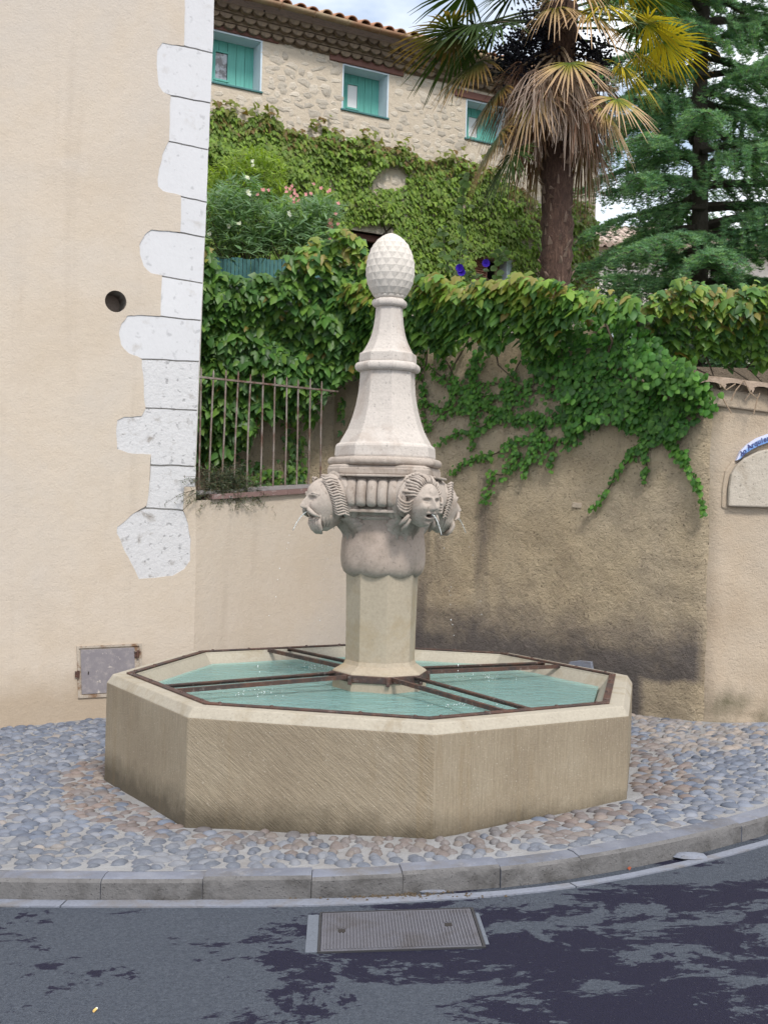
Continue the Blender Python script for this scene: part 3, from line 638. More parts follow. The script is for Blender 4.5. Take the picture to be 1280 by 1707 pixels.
for i in range(14):     # coping canal tiles laid across the wall top
    s = -.16+i*.2; b = MB(); vs = []
    rr = .122*random.uniform(.9, 1.12); tilt = random.uniform(-.05, .05); h0 = czf(s)+.125
    for t, yy in ((0, -.10+random.uniform(-.02, .02)), (1, .55)):
        for k in range(9):
            a = math.pi*k/8; vs.append((s+.1+rr*math.cos(a)*(1-.1*t), yy, h0+.055*math.sin(a)+.10*t+tilt*k/8))
        for k in range(9):
            a = math.pi*k/8; vs.append((s+.1+(rr-.014)*math.cos(a)*(1-.1*t), yy, h0+.055*math.sin(a)-.032+.10*t+tilt*k/8))
    fs = []
    for k in range(8): fs += [(k, k+1, 18+k+1, 18+k), (9+k, 27+k, 27+k+1, 9+k+1), (k, 9+k, 9+k+1, k+1), (18+k, 18+k+1, 27+k+1, 27+k)]
    fs += [(0, 18, 27, 9), (8, 17, 35, 26)]
    b.add(vs, fs); o = b.build('coping_tile', M['coping'], pw); sharp(o, 50)
b = MB(); b.prism([(-.1, czf(0)+.128), (W_, czf(W_)+.128), (W_, czf(W_)+.19), (-.1, czf(0)+.19)], .0, .5); b.build('coping_mortar', M['pillar'], pw)
for path in ([(1218, 668), (1226, 650), (1240, 634), (1250, 655), (1241, 668)], [(1250, 655), (1262, 665), (1256, 690)], [(1225, 640), (1210, 650), (1200, 640)], [(1262, 665), (1266, 655)], [(1202, 660), (1210, 675), (1219, 689)]):
    pts = [FP.loc(x, y, -.115) for x, y in path]; MB().tube([(p[0], -.118+random.uniform(-.012, .006), p[1]) for p in pts], [.006, .005, .005, .004, .003][:len(pts)], 5).build('dry_root', M['root'], pw)
# plaque: rough slab with rounded shoulder, blue arched name band above
pl = P2(FP, [(1211, 844), (1212, 815), (1216, 790), (1224, 776), (1236, 765), (1262, 752), (1300, 745), (1400, 742), (1400, 850)])
b = MB(); b.prism(pl, -.055, .02); plq = b.build('plaque', M['plaque'], pw, bevel=.012)
b = MB(); b.prism(P2(FP, [(1202, 846), (1203, 815), (1208, 785), (1220, 768), (1232, 775), (1216, 792), (1211, 815), (1211, 850)]), -.014, .02); b.build('plaque_edge', M['pillar'], plq, bevel=.01)
arc = [(1225, 768), (1232, 752), (1243, 741), (1258, 731), (1276, 724), (1296, 719), (1320, 716), (1345, 715)]
arl = [(1231, 765), (1239, 757), (1249, 750), (1263, 743), (1280, 737), (1299, 733), (1322, 730), (1345, 729)]
uo, lo = P2(FP, arc), P2(FP, arl); b = MB(); vs = []; k = len(uo)
for (p, q) in zip(uo, lo): vs += [(p[0], -.035, p[1]), (q[0], -.045, q[1]), (p[0], .02, p[1]), (q[0], .02, q[1])]
fs = []
for i in range(k-1):
    o_ = i*4; fs += [(o_, o_+1, o_+5, o_+4), (o_+1, o_+3, o_+7, o_+5), (o_+2, o_, o_+4, o_+6)]
fs += [(0, 2, 3, 1)]; b.add(vs, fs); nm = b.build('name_band', M['sign'], pw)
uvl = nm.data.uv_layers.new(name='UVMap')
top = {i*4 for i in range(k)} 
zt_ = {}
for lp in nm.data.loops:
    co = nm.data.vertices[lp.vertex_index].co
    dmin = min(range(k), key=lambda i: min((Vector((uo[i][0], uo[i][1]))-Vector((co.x, co.z))).length, (Vector((lo[i][0], lo[i][1]))-Vector((co.x, co.z))).length))
    isup = (Vector((uo[dmin][0], uo[dmin][1]))-Vector((co.x, co.z))).length < (Vector((lo[dmin][0], lo[dmin][1]))-Vector((co.x, co.z))).length
    uvl.data[lp.index].uv = (dmin/k, 1.0 if isup else 0.0)
midp = [((u[0]+l[0])/2, (u[1]+l[1])/2) for u, l in zip(uo, lo)]
def along(poly, d):
    for i in range(len(poly)-1):
        a, c = Vector(poly[i]), Vector(poly[i+1]); ln = (c-a).length
        if d <= ln: return a.lerp(c, d/ln), math.atan2(c.y-a.y, c.x-a.x)
        d -= ln
    return Vector(poly[-1]), 0
d = .03
for ch in 'do Arquier':
    wd = {'i': .017, 'r': .023, 'A': .035, ' ': .016}.get(ch, .029)
    if ch != ' ':
        p, an = along(midp, d+wd/2)
        cu = bpy.data.curves.new('letter', 'FONT'); cu.body = ch; cu.size = .052; cu.extrude = .0015; cu.align_x = 'CENTER'; cu.shear = .25; cu.offset = .0012
        t = bpy.data.objects.new('letter', cu); COL.objects.link(t); t.parent = nm; cu.materials.append(M['letter'])
        t.matrix_basis = Matrix.Translation((p.x, -.043, p.y)) @ Matrix.Rotation(-an, 4, 'Y') @ Matrix.Rotation(R(90), 4, 'X') @ Matrix.Rotation(R(-9), 4, 'X') @ Matrix.Translation((0, -.016, 0))
    d += wd

# ================================================================ FOUNTAIN
ft = thing('fountain', 'octagonal stone fountain with carved masks and pine cone spire', 'fountain', (FC[0], FC[1], 0), 0)
def octp(r, z, n=8): return [(r*math.cos(a), r*math.sin(a), z) for a in OCT]
RO, RC, RI, RW = 1.711, 1.675, 1.548, 1.478; ZC, ZT, ZW = .577, .630, .555
b = MB()
ringz = [(RO, -.15), (RO, ZC), (RC, ZT), (RI, ZT), (RI-.004, ZT-.012), (RW, ZW-.02), (RW-.01, .02), (.31, .0)]
vs = []
for r, z in ringz: vs += octp(r, z)
fs, ms = [], []
for i in range(len(ringz)-1):
    for j in range(8):
        fs.append((i*8+j, i*8+(j+1) % 8, (i+1)*8+(j+1) % 8, (i+1)*8+j)); ms.append((0 if j in (1, 5, 4) else 1) if i == 0 else 2)
for f, m in zip(fs, ms): b.add([], [f], m) if False else None
b.v = vs; b.f = fs; b.m = ms
bas = b.build('basin', [M['diag'], M['vert'], M['rim']], ft, fix=True)
uv = bas.data.uv_layers.new(name='UVMap')
for p in bas.data.polygons:
    if p.material_index < 2:
        j = int(((math.atan2(p.center.y, p.center.x)-TH) % (2*math.pi))/(math.pi/4)); am = TH+(j+.5)*math.pi/4; t = Vector((-math.sin(am), math.cos(am), 0))
        for li in p.loop_indices:
            c = bas.data.vertices[bas.data.loops[li].vertex_index].co; uv.data[li].uv = (c.dot(t)+j*3.1, c.z)
md = bas.modifiers.new('bevel', 'BEVEL'); md.width = .006; md.segments = 2; md.limit_method = 'ANGLE'; md.angle_limit = R(20)
# water
b = MB(); nr_, na = 26, 96; vs = []
for i in range(nr_+1):
    r = .27+(RW-.003-.27)*i/nr_
    for j in range(na):
        a = TH+2*math.pi*j/na; k = math.cos(math.pi/8)/math.cos(((a-TH) % (math.pi/4))-math.pi/8); rr = r*k
        x, y = rr*math.cos(a), rr*math.sin(a); z = ZW+noise.noise(Vector((x*5, y*8, 0)))*.003
        for kk in range(4):
            am = TH+(.5+2*kk)*math.pi/4; d = math.hypot(x-.98*math.cos(am), y-.98*math.sin(am)); z += .006*math.cos(d*48)*math.exp(-d*4.5)
        vs.append((x, y, z))
fs = [(i*na+j, i*na+(j+1) % na, (i+1)*na+(j+1) % na, (i+1)*na+j) for i in range(nr_) for j in range(na)]
b.add(vs, fs); wt = b.build('water', M['water'], ft, smooth=True)
bot = MB(); bot.lathe([(RW-.012, .06), (.3, .05)], 8, TH, cap=False); bot.build('basin_floor', m_paint('pale_basin_lime', (.24, .40, .36), .8, .2), ft)
# flat iron band on the rim, bolts, grille bars, collar
b = MB(); vs = []
for r, z in ((1.593, ZT+.001), (1.593, ZT+.011), (1.548, ZT+.011), (1.548, ZT+.001)): vs += octp(r, z)
fs = [(i*8+j, i*8+(j+1) % 8, ((i+1) % 4)*8+(j+1) % 8, ((i+1) % 4)*8+j) for i in range(4) for j in range(8)]
b.add(vs, fs); b.build('iron_band', M['iron'], ft, bevel=.003)
bolt = MB().lathe([(.010, 0), (.010, .004), (.006, .007)], 8, 0).build('bolt', M['iron'], ft); bme = bolt.data; first = True
for j in range(8):
    for t in (.06, .3, .7, .94):
        p = Vector(octp(1.57, ZT+.011)[j]).lerp(Vector(octp(1.57, ZT+.011)[(j+1) % 8]), t)
        if first: bolt.location = p; first = False
        else: inst('bolt', bme, Matrix.Translation(p), ft)
b = MB(); b.lathe([(.312, .612), (.317, .614), (.317, .655), (.312, .657)], 8, TH); b.build('iron_collar', M['iron'], ft, bevel=.002)
for j in range(8):
    p = octp(.318, .633)[j]; MB().box(p[0]-.012, p[0]+.012, p[1]-.012, p[1]+.012, .600, .652).build('clamp', M['iron'], ft, bevel=.003)
for k in range(4):
    am = TH+(.5+2*k)*math.pi/4; d = Vector((math.cos(am), math.sin(am), 0)); t = Vector((-d.y, d.x, 0))
    for sg in (-1, 1):
        p0 = d*.285+t*sg*.082+Vector((0, 0, .650)); p1 = d*1.452+t*sg*.082+Vector((0, 0, .631))
        xx = (p1-p0).normalized(); zz = xx.cross(t).normalized(); Mx = Matrix((xx, t, zz)).transposed().to_4x4(); Mx.translation = p0
        ln = (p1-p0).length; b = MB(); zq = -1 if zz.z < 0 else 1
        b.box(0, ln, -.013, .013, -.004, .004, M=Mx); b.box(.0, ln-.02, (.006 if sg > 0 else -.013), (.013 if sg > 0 else -.006), -.020*zq, -.0042*zq, M=Mx)
        b.build('grille_bar', M['iron'], ft)
        MB().box(0, .012, -.018, .018, -.055, .0, M=Matrix.Translation(p1+Vector((0, 0, -.006))) @ Matrix.Rotation(am, 4, 'Z') @ Matrix.Translation((-.03, 0, 0))).build('bar_foot', M['iron'], ft)
# plinth, octagonal shaft
ph = TH
b = MB(); b.lathe([(.306, .0), (.306, .660), (.300, .668), (.262, .690), (.238, .705), (.226, .73), (.229, 1.0), (.235, 1.27), (.236, 1.33)], 8, ph); sh = b.build('shaft', M['column'], ft, bevel=.003)
# bell: the damp round collar under the masks
def lob(a, z):
    k = abs(math.cos(4*(a-ph))); f = max(0, 1-abs(z-1.36)/.16); q = max(0, min(1, (z-1.5)/.15))
    octk = math.cos(math.pi/8)/math.cos(((a-ph) % (math.pi/4))-math.pi/8)
    return (1-q)*(1-.05*f*(k**3)+.0)+q*octk
b = MB(); prof = [(.215, 1.262), (.236, 1.272), (.254, 1.290), (.268, 1.322), (.276, 1.365), (.275, 1.415), (.271, 1.47), (.264, 1.53), (.262, 1.59), (.272, 1.632)]
vs = []; n_ = 64
for r, z in prof:
    for j in range(n_):
        a = ph+2*math.pi*j/n_; k = abs(math.sin(4*(a-ph))); zz = z+(.013*(1-k) if z < 1.34 else 0)*(1.34-z)/.078
        q = r*lob(a, z); vs.append((q*math.cos(a), q*math.sin(a), zz))
fs = [(i*n_+j, i*n_+(j+1) % n_, (i+1)*n_+(j+1) % n_, (i+1)*n_+j) for i in range(len(prof)-1) for j in range(n_)]
b.add(vs, fs); sharp(b.build('bell', M['bell'], ft), 50)
b = MB(); b.lathe([(.27, 1.625), (.285, 1.632), (.292, 1.645), (.285, 1.657), (.297, 1.662), (.306, 1.675), (.303, 1.69)], 8, ph); b.build('moulding', M['carved'], ft, bevel=.004)
# carved block: broad gadroon faces, masks on the diagonals
gd = [TH+(1.5+2*k)*math.pi/4 for k in range(4)]; mk = [TH+(.5+2*k)*math.pi/4 for k in range(4)]
poly = []
for a in gd:
    d = Vector((math.cos(a), math.sin(a))); t = Vector((-d.y, d.x)); ap, hw = .325, .215
    poly += [d*ap-t*hw, d*ap+t*hw]
poly.sort(key=lambda p: math.atan2(p.y, p.x))
def ringp(f, z): return [(p.x*f, p.y*f, z) for p in poly]
b = MB(); lv = [(.80, 1.66), (.88, 1.68), (.90, 1.70), (.93, 1.72), (.95, 1.88), (.965, 1.90), (1.0, 1.915), (1.0, 1.945), (.985, 1.952), (.985, 1.962), (.9, 1.972)]
vs = []
for f, z in lv: vs += ringp(f, z)
fs = [(i*8+j, i*8+(j+1) % 8, (i+1)*8+(j+1) % 8, (i+1)*8+j) for i in range(len(lv)-1) for j in range(8)]+[tuple(range(8))[::-1], tuple((len(lv)-1)*8+j for j in range(8))]
b.add(vs, fs); blk = b.build('block', M['carved'], ft, bevel=.004)
for a in gd:
    d = Vector((math.cos(a), math.sin(a), 0)); t = Vector((-d.y, d.x, 0))
    for i in range(5):
        c = t*((i-2)*.067); b = MB(); vs = []; nz2, na2 = 14, 10
        for u in range(nz2+1):
            q = u/nz2; z = 1.700+.19*q; bulge = .300+.052*math.sin(math.pi*min(1, q*.72+.22)); cap = min(1, math.sqrt(max(0, 1-max(0, abs(q-.5)-.36)**2/.14**2)))
            for v in range(na2+1):
                e = math.pi*v/na2; ww = .0325*max(.15, cap)
                vs.append(d*(bulge-.03*(1-cap)+.030*math.sin(e)*max(.2, cap))+c+t*(ww*math.cos(e))+Vector((0, 0, z)))
        fs = [(u*(na2+1)+v, u*(na2+1)+v+1, (u+1)*(na2+1)+v+1, (u+1)*(na2+1)+v) for u in range(nz2) for v in range(na2)]
        b.add(vs, fs); b.build('gadroon', M['carved'], ft, smooth=True)
    b = MB(); Mx = Matrix((d, t, Vector((0, 0, 1)))).transposed().to_4x4(); b.box(.30, .368, -.205, .205, 1.893, 1.908, M=Mx); b.box(.30, .345, -.20, .20, 1.672, 1.692, M=Mx); b.build('fillet', M['carved'], ft, bevel=.005)
# masks
def gs(x, s): return math.exp(-(x/s)**2)
def face_mesh(old):
    b = MB(); nr2, na2 = 34, 72; vs = []; ax, ay, az = .13, .102, .142
    def pt(y, z):
        r = min(1, math.hypot(y, z)); x = ax*(1-r*r)**.42 if r < 1 else 0
        dx = 0
        for s in (-1, 1):
            yy = y-s*.36
            dx += .013*gs(yy, .24)*gs(z-.27+.06*abs(yy), .075) - .032*gs(yy, .19)*gs(z-.12, .11) + .018*gs(yy, .125)*gs(z-.10, .058) - .008*gs(yy, .14)*gs(z-.015, .018)
            dx += .014*gs(y-s*.48, .22)*gs(z+.16, .2) + .011*gs(y-s*.13, .06)*gs(z+.20, .06)
            dx -= .006*gs(y-s*(.30-(z+.3)*.35), .035)*gs(z+.33, .13)
        dx += .048*gs(y, .12)*gs(z+.16, .115)+.034*gs(y, .09)*gs(z-.03, .17)
        dx += .012*gs(y, .3)*gs(z-.55, .25)
        dx -= .075*gs(y, .18)*gs(z+.485, .052); dx += .016*gs(y, .28)*gs(z+.385, .045)+.016*gs(y, .24)*gs(z+.60, .055)
        dx -= .008*gs(y, .25)*gs(z+.70, .04); dx += .022*gs(y, .26)*gs(z+.86, .13)
        return x+dx
    for i in range(nr2+1):
        r = i/nr2
        for j in range(na2):
            a = 2*math.pi*j/na2; y, z = r*math.cos(a), r*math.sin(a)
            wz = 1.0 if z > 0 else (1.36 if old else 1.06); wy = 1 if z > -.2 else 1-(.30 if old else .22)*(-.2-z)
            vs.append((pt(y, z), ay*y*wy, az*z*wz))
    for j in range(na2):
        a = 2*math.pi*j/na2; y, z = math.cos(a), math.sin(a); wz = 1.0 if z > 0 else (1.16 if old else 1.06); vs.append((-.13, ay*y*.9, az*z*wz*.8))
    fs = [(i*na2+j, i*na2+(j+1) % na2, (i+1)*na2+(j+1) % na2, (i+1)*na2+j) for i in range(1, nr2+1) for j in range(na2)]+[(0, na2+j, na2+(j+1) % na2) for j in range(na2)]
    return b.add(vs, fs)
def hair_mb(old):
    b = MB(); rr = random.Random(5 if old else 9)
    if old:
        b.lathe([(.0, -.12), (.07, -.11), (.098, -.05), (.112, .02), (.106, .08), (.080, .13), (.0, .150)], 18, 0, cx=-.035)
        for s in (-1, 1):
            for i in range(14):      # short wavy locks framing the face
                z = .138-.0172*i; y0 = s*(.054+.048*min(1, i/6)); i = i*.64
                b.tube([(.06-.012*i*.6, y0, z+.01), (.045-.012*i*.6, y0+s*.022, z-.006), (.02-.008*i, y0+s*.042, z+.004), (-.02-.006*i, y0+s*.06, z-.012)], [.005, .0085, .0085, .005], 6)
            b.tube([(.135, s*.008, -.040), (.142, s*.03, -.052), (.125, s*.055, -.078), (.09, s*.075, -.10)], [.010, .015, .013, .005], 8)   # moustache
            b.tube([(.118, s*.012, .045), (.118, s*.04, .052), (.085, s*.075, .036)], [.006, .009, .005], 6)
        for i in range(7):          # beard
            y = (i-3)*.020; b.tube([(.108-.004*abs(i-3)**1.5, y, -.105), (.102-.004*abs(i-3), y*1.0, -.14), (.085-.003*abs(i-3), y*.85, -.175), (.06, y*.6+.006*math.sin(i*2), -.205)], [.009, .014, .014, .006], 7)
        for s in (-1, 1):
            for i in range(4): b.tube([(.075-.02*i, s*(.062+.006*i), -.055-.012*i), (.080-.022*i, s*(.056+.004*i), -.11), (.07-.018*i, s*.040, -.165)], [.007, .011, .005], 6)
    else:
        for i in range(19):         # strands swept back from the forehead
            a = math.pi*(.02+.96*i/18); c, s2 = math.cos(a), math.sin(a); w_ = .012*math.sin(i*2.1)
            b.tube([(.078, .070*c, .036+.085*s2), (.062, .094*c+w_*.4, .040+.110*s2), (.02, .118*c+w_, .035+.132*s2), (-.05, .132*c, .03+.142*s2)], [.004, .0085, .0095, .006], 6)
        b.lathe([(.0, -.13), (.075, -.12), (.098, -.05), (.106, .02), (.100, .08), (.078, .13), (.0, .158)], 18, 0, cx=-.03)
        for s in (-1, 1):
            for i in range(4):      # curled side locks
                z0 = .02-.018*i; b.tube([(.055-.006*i, s*.092, z0), (.045-.006*i, s*.110, z0-.020), (.03, s*.132, z0-.024), (.01, s*.150, z0-.012), (-.01, s*.158, z0+.010), (-.02, s*.148, z0+.022)], [.005, .009, .010, .010, .008, .005], 6)
            b.tube([(.03, s*.10, -.075), (.015, s*.12, -.11), (-.02, s*.13, -.14)], [.010, .016, .008], 6)
            b.tube([(.02, s*.085, -.10), (.0, s*.10, -.14), (-.04, s*.10, -.18)], [.010, .018, .008], 6)
    return b
def hood_mb():
    b = MB()
    for rad, x, tr in ((.135, -.005, .018), (.160, -.035, .026), (.185, -.075, .030), (.200, -.12, .034), (.19, -.165, .036)):
        pts = []
        for i in range(19):
            a = R(-52+i*(284/18)); k = 1 if math.sin(a) > 0 else 1.0+.1*math.sin(a); pts.append((x-.02*max(0, -math.sin(a)), (.085+rad*.28)*math.cos(a)*k, .01+rad*math.sin(a)*.82))
        b.tube(pts, [tr*.45]+[tr]*17+[tr*.45], 8)
    return b
def leafy_mb():
    b = MB()
    for (yo, sw, w0, dx) in ((-.075, -.5, .050, -.012), (.075, .5, .050, -.012), (0, 0, .070, 0)):
        ctrp = [(-.03, -.115), (-.075, -.155), (-.112, -.205), (-.132, -.262), (-.135, -.315), (-.118, -.350)]; vs = []; nv = 8; nu = len(ctrp)*4
        for u in range(nu+1):
            q = u/nu*(len(ctrp)-1); i = min(len(ctrp)-2, int(q)); f = q-i; x = ctrp[i][0]*(1-f)+ctrp[i+1][0]*f+dx; z = ctrp[i][1]*(1-f)+ctrp[i+1][1]*f
            t = u/nu; wd = w0*(.75+.55*math.sin(math.pi*min(1, t*1.15))-.75*t*t)*(1+.13*math.sin(u*2.1))
            for v in range(nv+1):
                e = v/nv*2-1; vs.append((x-.045*e*e+.014*math.cos(e*9.4)*(1-t*.5)-.02, yo*(1-.45*t)+e*wd, z+.02*abs(e)))
        o_ = len(b.v); b.add(vs, [(u*(nv+1)+v, u*(nv+1)+v+1, (u+1)*(nv+1)+v+1, (u+1)*(nv+1)+v) for u in range(nu) for v in range(nv)])
        b.add([(p[0]-.03, p[1], p[2]) for p in vs], [(u*(nv+1)+v, (u+1)*(nv+1)+v, (u+1)*(nv+1)+v+1, u*(nv+1)+v+1) for u in range(nu) for v in range(nv)])
        k = len(vs); rim = [u*(nv+1) for u in range(nu+1)]+[nu*(nv+1)+v for v in range(1, nv+1)]+[u*(nv+1)+nv for u in range(nu-1, -1, -1)]+[v for v in range(nv-1, 0, -1)]
        for a_, c_ in zip(rim, rim[1:]+rim[:1]): b.f.append((o_+a_, o_+c_, o_+k+c_, o_+k+a_)); b.m.append(0)
    return b
for k, am in enumerate(mk):
    old = (k % 2 == 0); Mx = Matrix.Translation((.425*math.cos(am), .425*math.sin(am), 1.742)) @ Matrix.Rotation(am, 4, 'Z') @ Matrix.Rotation(R(4), 4, 'Y')
    f_ = face_mesh(old).build('mask', M['carved'], ft, smooth=True); f_.matrix_basis = Mx
    f_['label'] = 'bearded old face with moustache' if old else 'young face with open mouth and swept hair'
    hair_mb(old).build('hair', M['carved'], f_, smooth=True)
    hood_mb().build('hood', M['carved'], f_, smooth=True); leafy_mb().build('acanthus', M['carved'], f_, smooth=True)
    MB().tube([(.02, 0, -.066), (.125, 0, -.070)], .008, 8).build('spout', M['iron'], f_)
    # thin jet of water breaking into drops
    P0 = Vector((.425*math.cos(am), .425*math.sin(am), 1.742-.072)); d = Vector((math.cos(am), math.sin(am), 0)); path = []
    for i in range(60):
        t = i*.0085; p = P0+d*(.125+.72*t)+Vector((0, 0, -.12*t-4.9*t*t))
        if p.z < ZW: break
        path.append(p)
    cut = len(path)//3; b = MB(); b.tube(path[:cut], [.0045-.0018*i/cut for i in range(cut)], 6)
    b.build('water_jet', M['jet'], ft, smooth=True); b = MB()
    for i in range(cut, len(path)-1):
        if random.random() < .2:
            p = path[i]+Vector((random.gauss(0, .006), random.gauss(0, .006), 0)); q = p+(path[i+1]-path[i])*random.uniform(.12, .4); b.tube([p, (p+q)/2, q], [.0008, random.uniform(.0014, .0026), .0008], 5)
    e = path[-1]
    for i in range(30):
        a = random.uniform(0, 6.28); r = abs(random.gauss(0, .085)); z = ZW+.004+abs(random.gauss(0, .022))*math.exp(-r*6); c = random.uniform(.0015, .0034); p = Vector((e.x+r*math.cos(a)*1.4, e.y+r*math.sin(a), z))
        b.tube([p-Vector((0, 0, c)), p, p+Vector((0, 0, c))], [c*.3, c, c*.3], 5)
    b.build('droplets', M['foam'], ft, smooth=True, kind='stuff')
# spire
def spire(name, prof, mat, n=8, bev=.005): 
    o = MB().lathe([(r, z) for r, z in prof], n, ph).build(name, mat, ft, bevel=bev); return o
def torus(r, z0, z1, t, ins): return [(ins, z0)]+[(r-t+t*math.sin(math.pi*i/8), z0+(z1-z0)*(1-math.cos(math.pi*i/8))/2) for i in range(9)]+[(ins, z1)]
sharp(MB().lathe(torus(.372, 1.966, 2.022, .03, .30), 8, ph).build('torus', M['carved'], ft, bevel=0), 30)
spire('spire', [(.31, 2.01), (.328, 2.022), (.331, 2.035), (.326, 2.09), (.318, 2.105), (.302, 2.112), (.290, 2.135), (.272, 2.165), (.253, 2.200), (.238, 2.238), (.222, 2.285), (.210, 2.325), (.199, 2.375), (.190, 2.425), (.184, 2.48), (.180, 2.545), (.180, 2.572), (.186, 2.58)], M['spire'])
sharp(MB().lathe(torus(.214, 2.574, 2.636, .03, .15), 8, ph).build('torus', M['spire'], ft), 30)
spire('spire', [(.17, 2.62), (.189, 2.636), (.189, 2.652), (.186, 2.692), (.170, 2.700), (.160, 2.712), (.147, 2.735), (.130, 2.768), (.117, 2.80), (.106, 2.84), (.098, 2.885), (.092, 2.935), (.088, 2.995)], M['spire'])
sharp(MB().lathe(torus(.115, 2.992, 3.047, .024, .06), 8, ph).build('torus', M['spire'], ft), 30)
# pine cone: crossing spirals of small pyramids
egg = [(.080, 3.043), (.108, 3.075), (.130, 3.112), (.146, 3.155), (.1535, 3.200), (.1545, 3.243), (.150, 3.287), (.140, 3.328), (.125, 3.366), (.106, 3.400), (.083, 3.428), (.058, 3.450), (.030, 3.466), (.006, 3.474)]
b = MB(); nC = 15; vs, fs = [], []; lvl = []; 
def eg(t):
    t = max(0, min(.9999, t))*(len(egg)-1); i = int(t); f = t-i; return egg[i][0]*(1-f)+egg[i+1][0]*f, egg[i][1]*(1-f)+egg[i+1][1]*f
NR = 13; tw = .35
def lat(i, j):
    r, z = eg(i/NR); a = 2*math.pi*(j+.5*(i % 2))/nC+tw*i/NR; return (r*math.cos(a), r*math.sin(a), z)
for i in range(NR+1):
    for j in range(nC): vs.append(lat(i, j))
for i in range(0, NR-1):
    for j in range(nC):
        o0 = i % 2; A = i*nC+j; jl, jr = (j-1+o0) % nC, (j+o0) % nC
        Bq, Cq = (i+1)*nC+jl, (i+1)*nC+jr; D = (i+2)*nC+j
        c = (Vector(vs[A])+Vector(vs[Bq])+Vector(vs[Cq])+Vector(vs[D]))/4; rr = math.hypot(c.x, c.y)
        nn = Vector((c.x/rr, c.y/rr, .25)).normalized() if rr > .01 else Vector((0, 0, 1)); h = .0085*min(1, rr/.1)
        cz = c*.62+Vector(vs[Bq])*.12+Vector(vs[Cq])*.12+Vector(vs[A])*.14+nn*h; k = len(vs); vs.append(tuple(cz))
        fs += [(A, Cq, k), (Cq, D, k), (D, Bq, k), (Bq, A, k)]
fs += [tuple(range(nC))[::-1], tuple(NR*nC+j for j in range(nC))]
b.add(vs, fs); b.build('pine_cone', M['cone'], ft)
# first row closing ring
b = MB().lathe([(.06, 3.04), (.088, 3.046), (.104, 3.07), (.06, 3.12)], 24, 0); b.build('cone_foot', M['cone'], ft, smooth=True)

# ================================================================ STONE HOUSE
hs = thing('stone_house', 'rubble stone house with teal windows and creeper behind the garden', 'house', (FH.x, FH.y, 0), FH.ang)
S0, S1 = -4.5, 3.9
ea = FH.loc(400, 17); eb = FH.loc(800, 115); zg = (ea[1]+eb[1])/2       # gutter foot
w2 = [FH.loc(571.5, 106), FH.loc(648, 122), FH.loc(648, 195), FH.loc(571.5, 182)]
ww = w2[1][0]-w2[0][0]; wz1 = (w2[0][1]+w2[1][1])/2; wz0 = (w2[2][1]+w2[3][1])/2
wins = []
s1 = FH.loc(436.5, 100)[0]; wins.append((s1-ww*1.08, s1, FH.loc(434, 152)[1], FH.loc(436.5, 67)[1]))
wins.append((w2[0][0], w2[1][0], wz0, wz1))
s3 = FH.loc(777, 170)[0]; wins.append((s3, s3+ww, FH.loc(800, 234)[1], FH.loc(778, 164)[1]))
d1 = FH.loc(583, 384); d2 = FH.loc(650, 392); door = (d1[0], d2[0]+.25, 3.0, (d1[1]+d2[1])/2)
q1 = FH.loc(788, 424); q2 = FH.loc(852, 480); lowin = (q1[0], q2[0], FH.loc(800, 486)[1], q1[1])
holes = [[(a, c), (b_, c), (b_, d), (a, d)] for a, b_, c, d in wins+[door, lowin]]
b = MB(); b.prism([(S0, 1), (S1, 1), (S1, zg+.05), (S0, zg+.05)], 0, .34, holes=holes); b.box(S1-.35, S1, .34, 8, 1, zg); b.box(S0, S0+.3, .34, 8, 1, zg); b.box(S0, S1, .9, .95, 1, zg); b.build('wall', M['rubble'], hs)
# rubble stones, proud of the mortar
sv_ = []
z = 4.9
while z < zg-.28:
    s = -3.2+random.random()*.2
    while s < 2.7:
        wdt = random.choice([.10, .13, .16, .19, .24])*random.uniform(.85, 1.15); hgt = random.choice([.07, .09, .11, .14])*random.uniform(.85, 1.15)
        if random.random() < .93 and all(not (a-.05 < s+wdt*.5 < b_+.06 and c-.06 < z < d+.16) for a, b_, c, d in wins):
            sv_.append((s+wdt/2, z+random.uniform(-.05, .05), wdt, hgt))
        s += wdt+random.uniform(.008, .045)
    z += .105
def stone_mb(wd, hg, seed):
    r_ = random.Random(seed); k = r_.choice([5, 6, 7]); o, i_ = [], []
    for j in range(k):
        a = 2*math.pi*j/k+r_.uniform(-.25, .25); q = r_.uniform(.72, 1.12); ca, sa = math.cos(a), math.sin(a)
        e = (abs(ca)**4+abs(sa)**4)**-.25
        o.append((ca*e*wd*.5*q, sa*e*hg*.5*q)); i_.append((o[-1][0]*.66, o[-1][1]*.62))
    b = MB(); tl_ = r_.uniform(-.008, .008)
    vs = [(x, .02, z) for x, z in o]+[(x, -.001, z) for x, z in o]+[(x, -.004-r_.uniform(0, .006)+tl_*.5*(x/wd), z) for x, z in i_]
    fs = [(j, (j+1) % k, k+(j+1) % k, k+j) for j in range(k)]+[(k+j, k+(j+1) % k, 2*k+(j+1) % k, 2*k+j) for j in range(k)]+[tuple(2*k+j for j in range(k))]
    return b.add(vs, fs)
top_iv = lambda s: 5.55
vis = [q for q in sv_ if q[1] > 6.15]; vis.sort(key=lambda q: -q[2]*q[3]+(.5 if q[1] < 6.4 else 0))
for i, (s, z, wd, hg) in enumerate(vis[:300]):
    o = stone_mb(wd, hg, i).build('stone', M['hstone'], hs); o.location = (s, 0, z); o.rotation_euler = (0, random.gauss(0, .16), 0)
rest = MB()
for i, (s, z, wd, hg) in enumerate(vis[300:]):
    t = stone_mb(wd, hg, 999+i); rest.add([(x+s, y, q+z) for x, y, q in t.v], t.f)
rest.build('small_stones', M['hstone'], hs, kind='stuff')
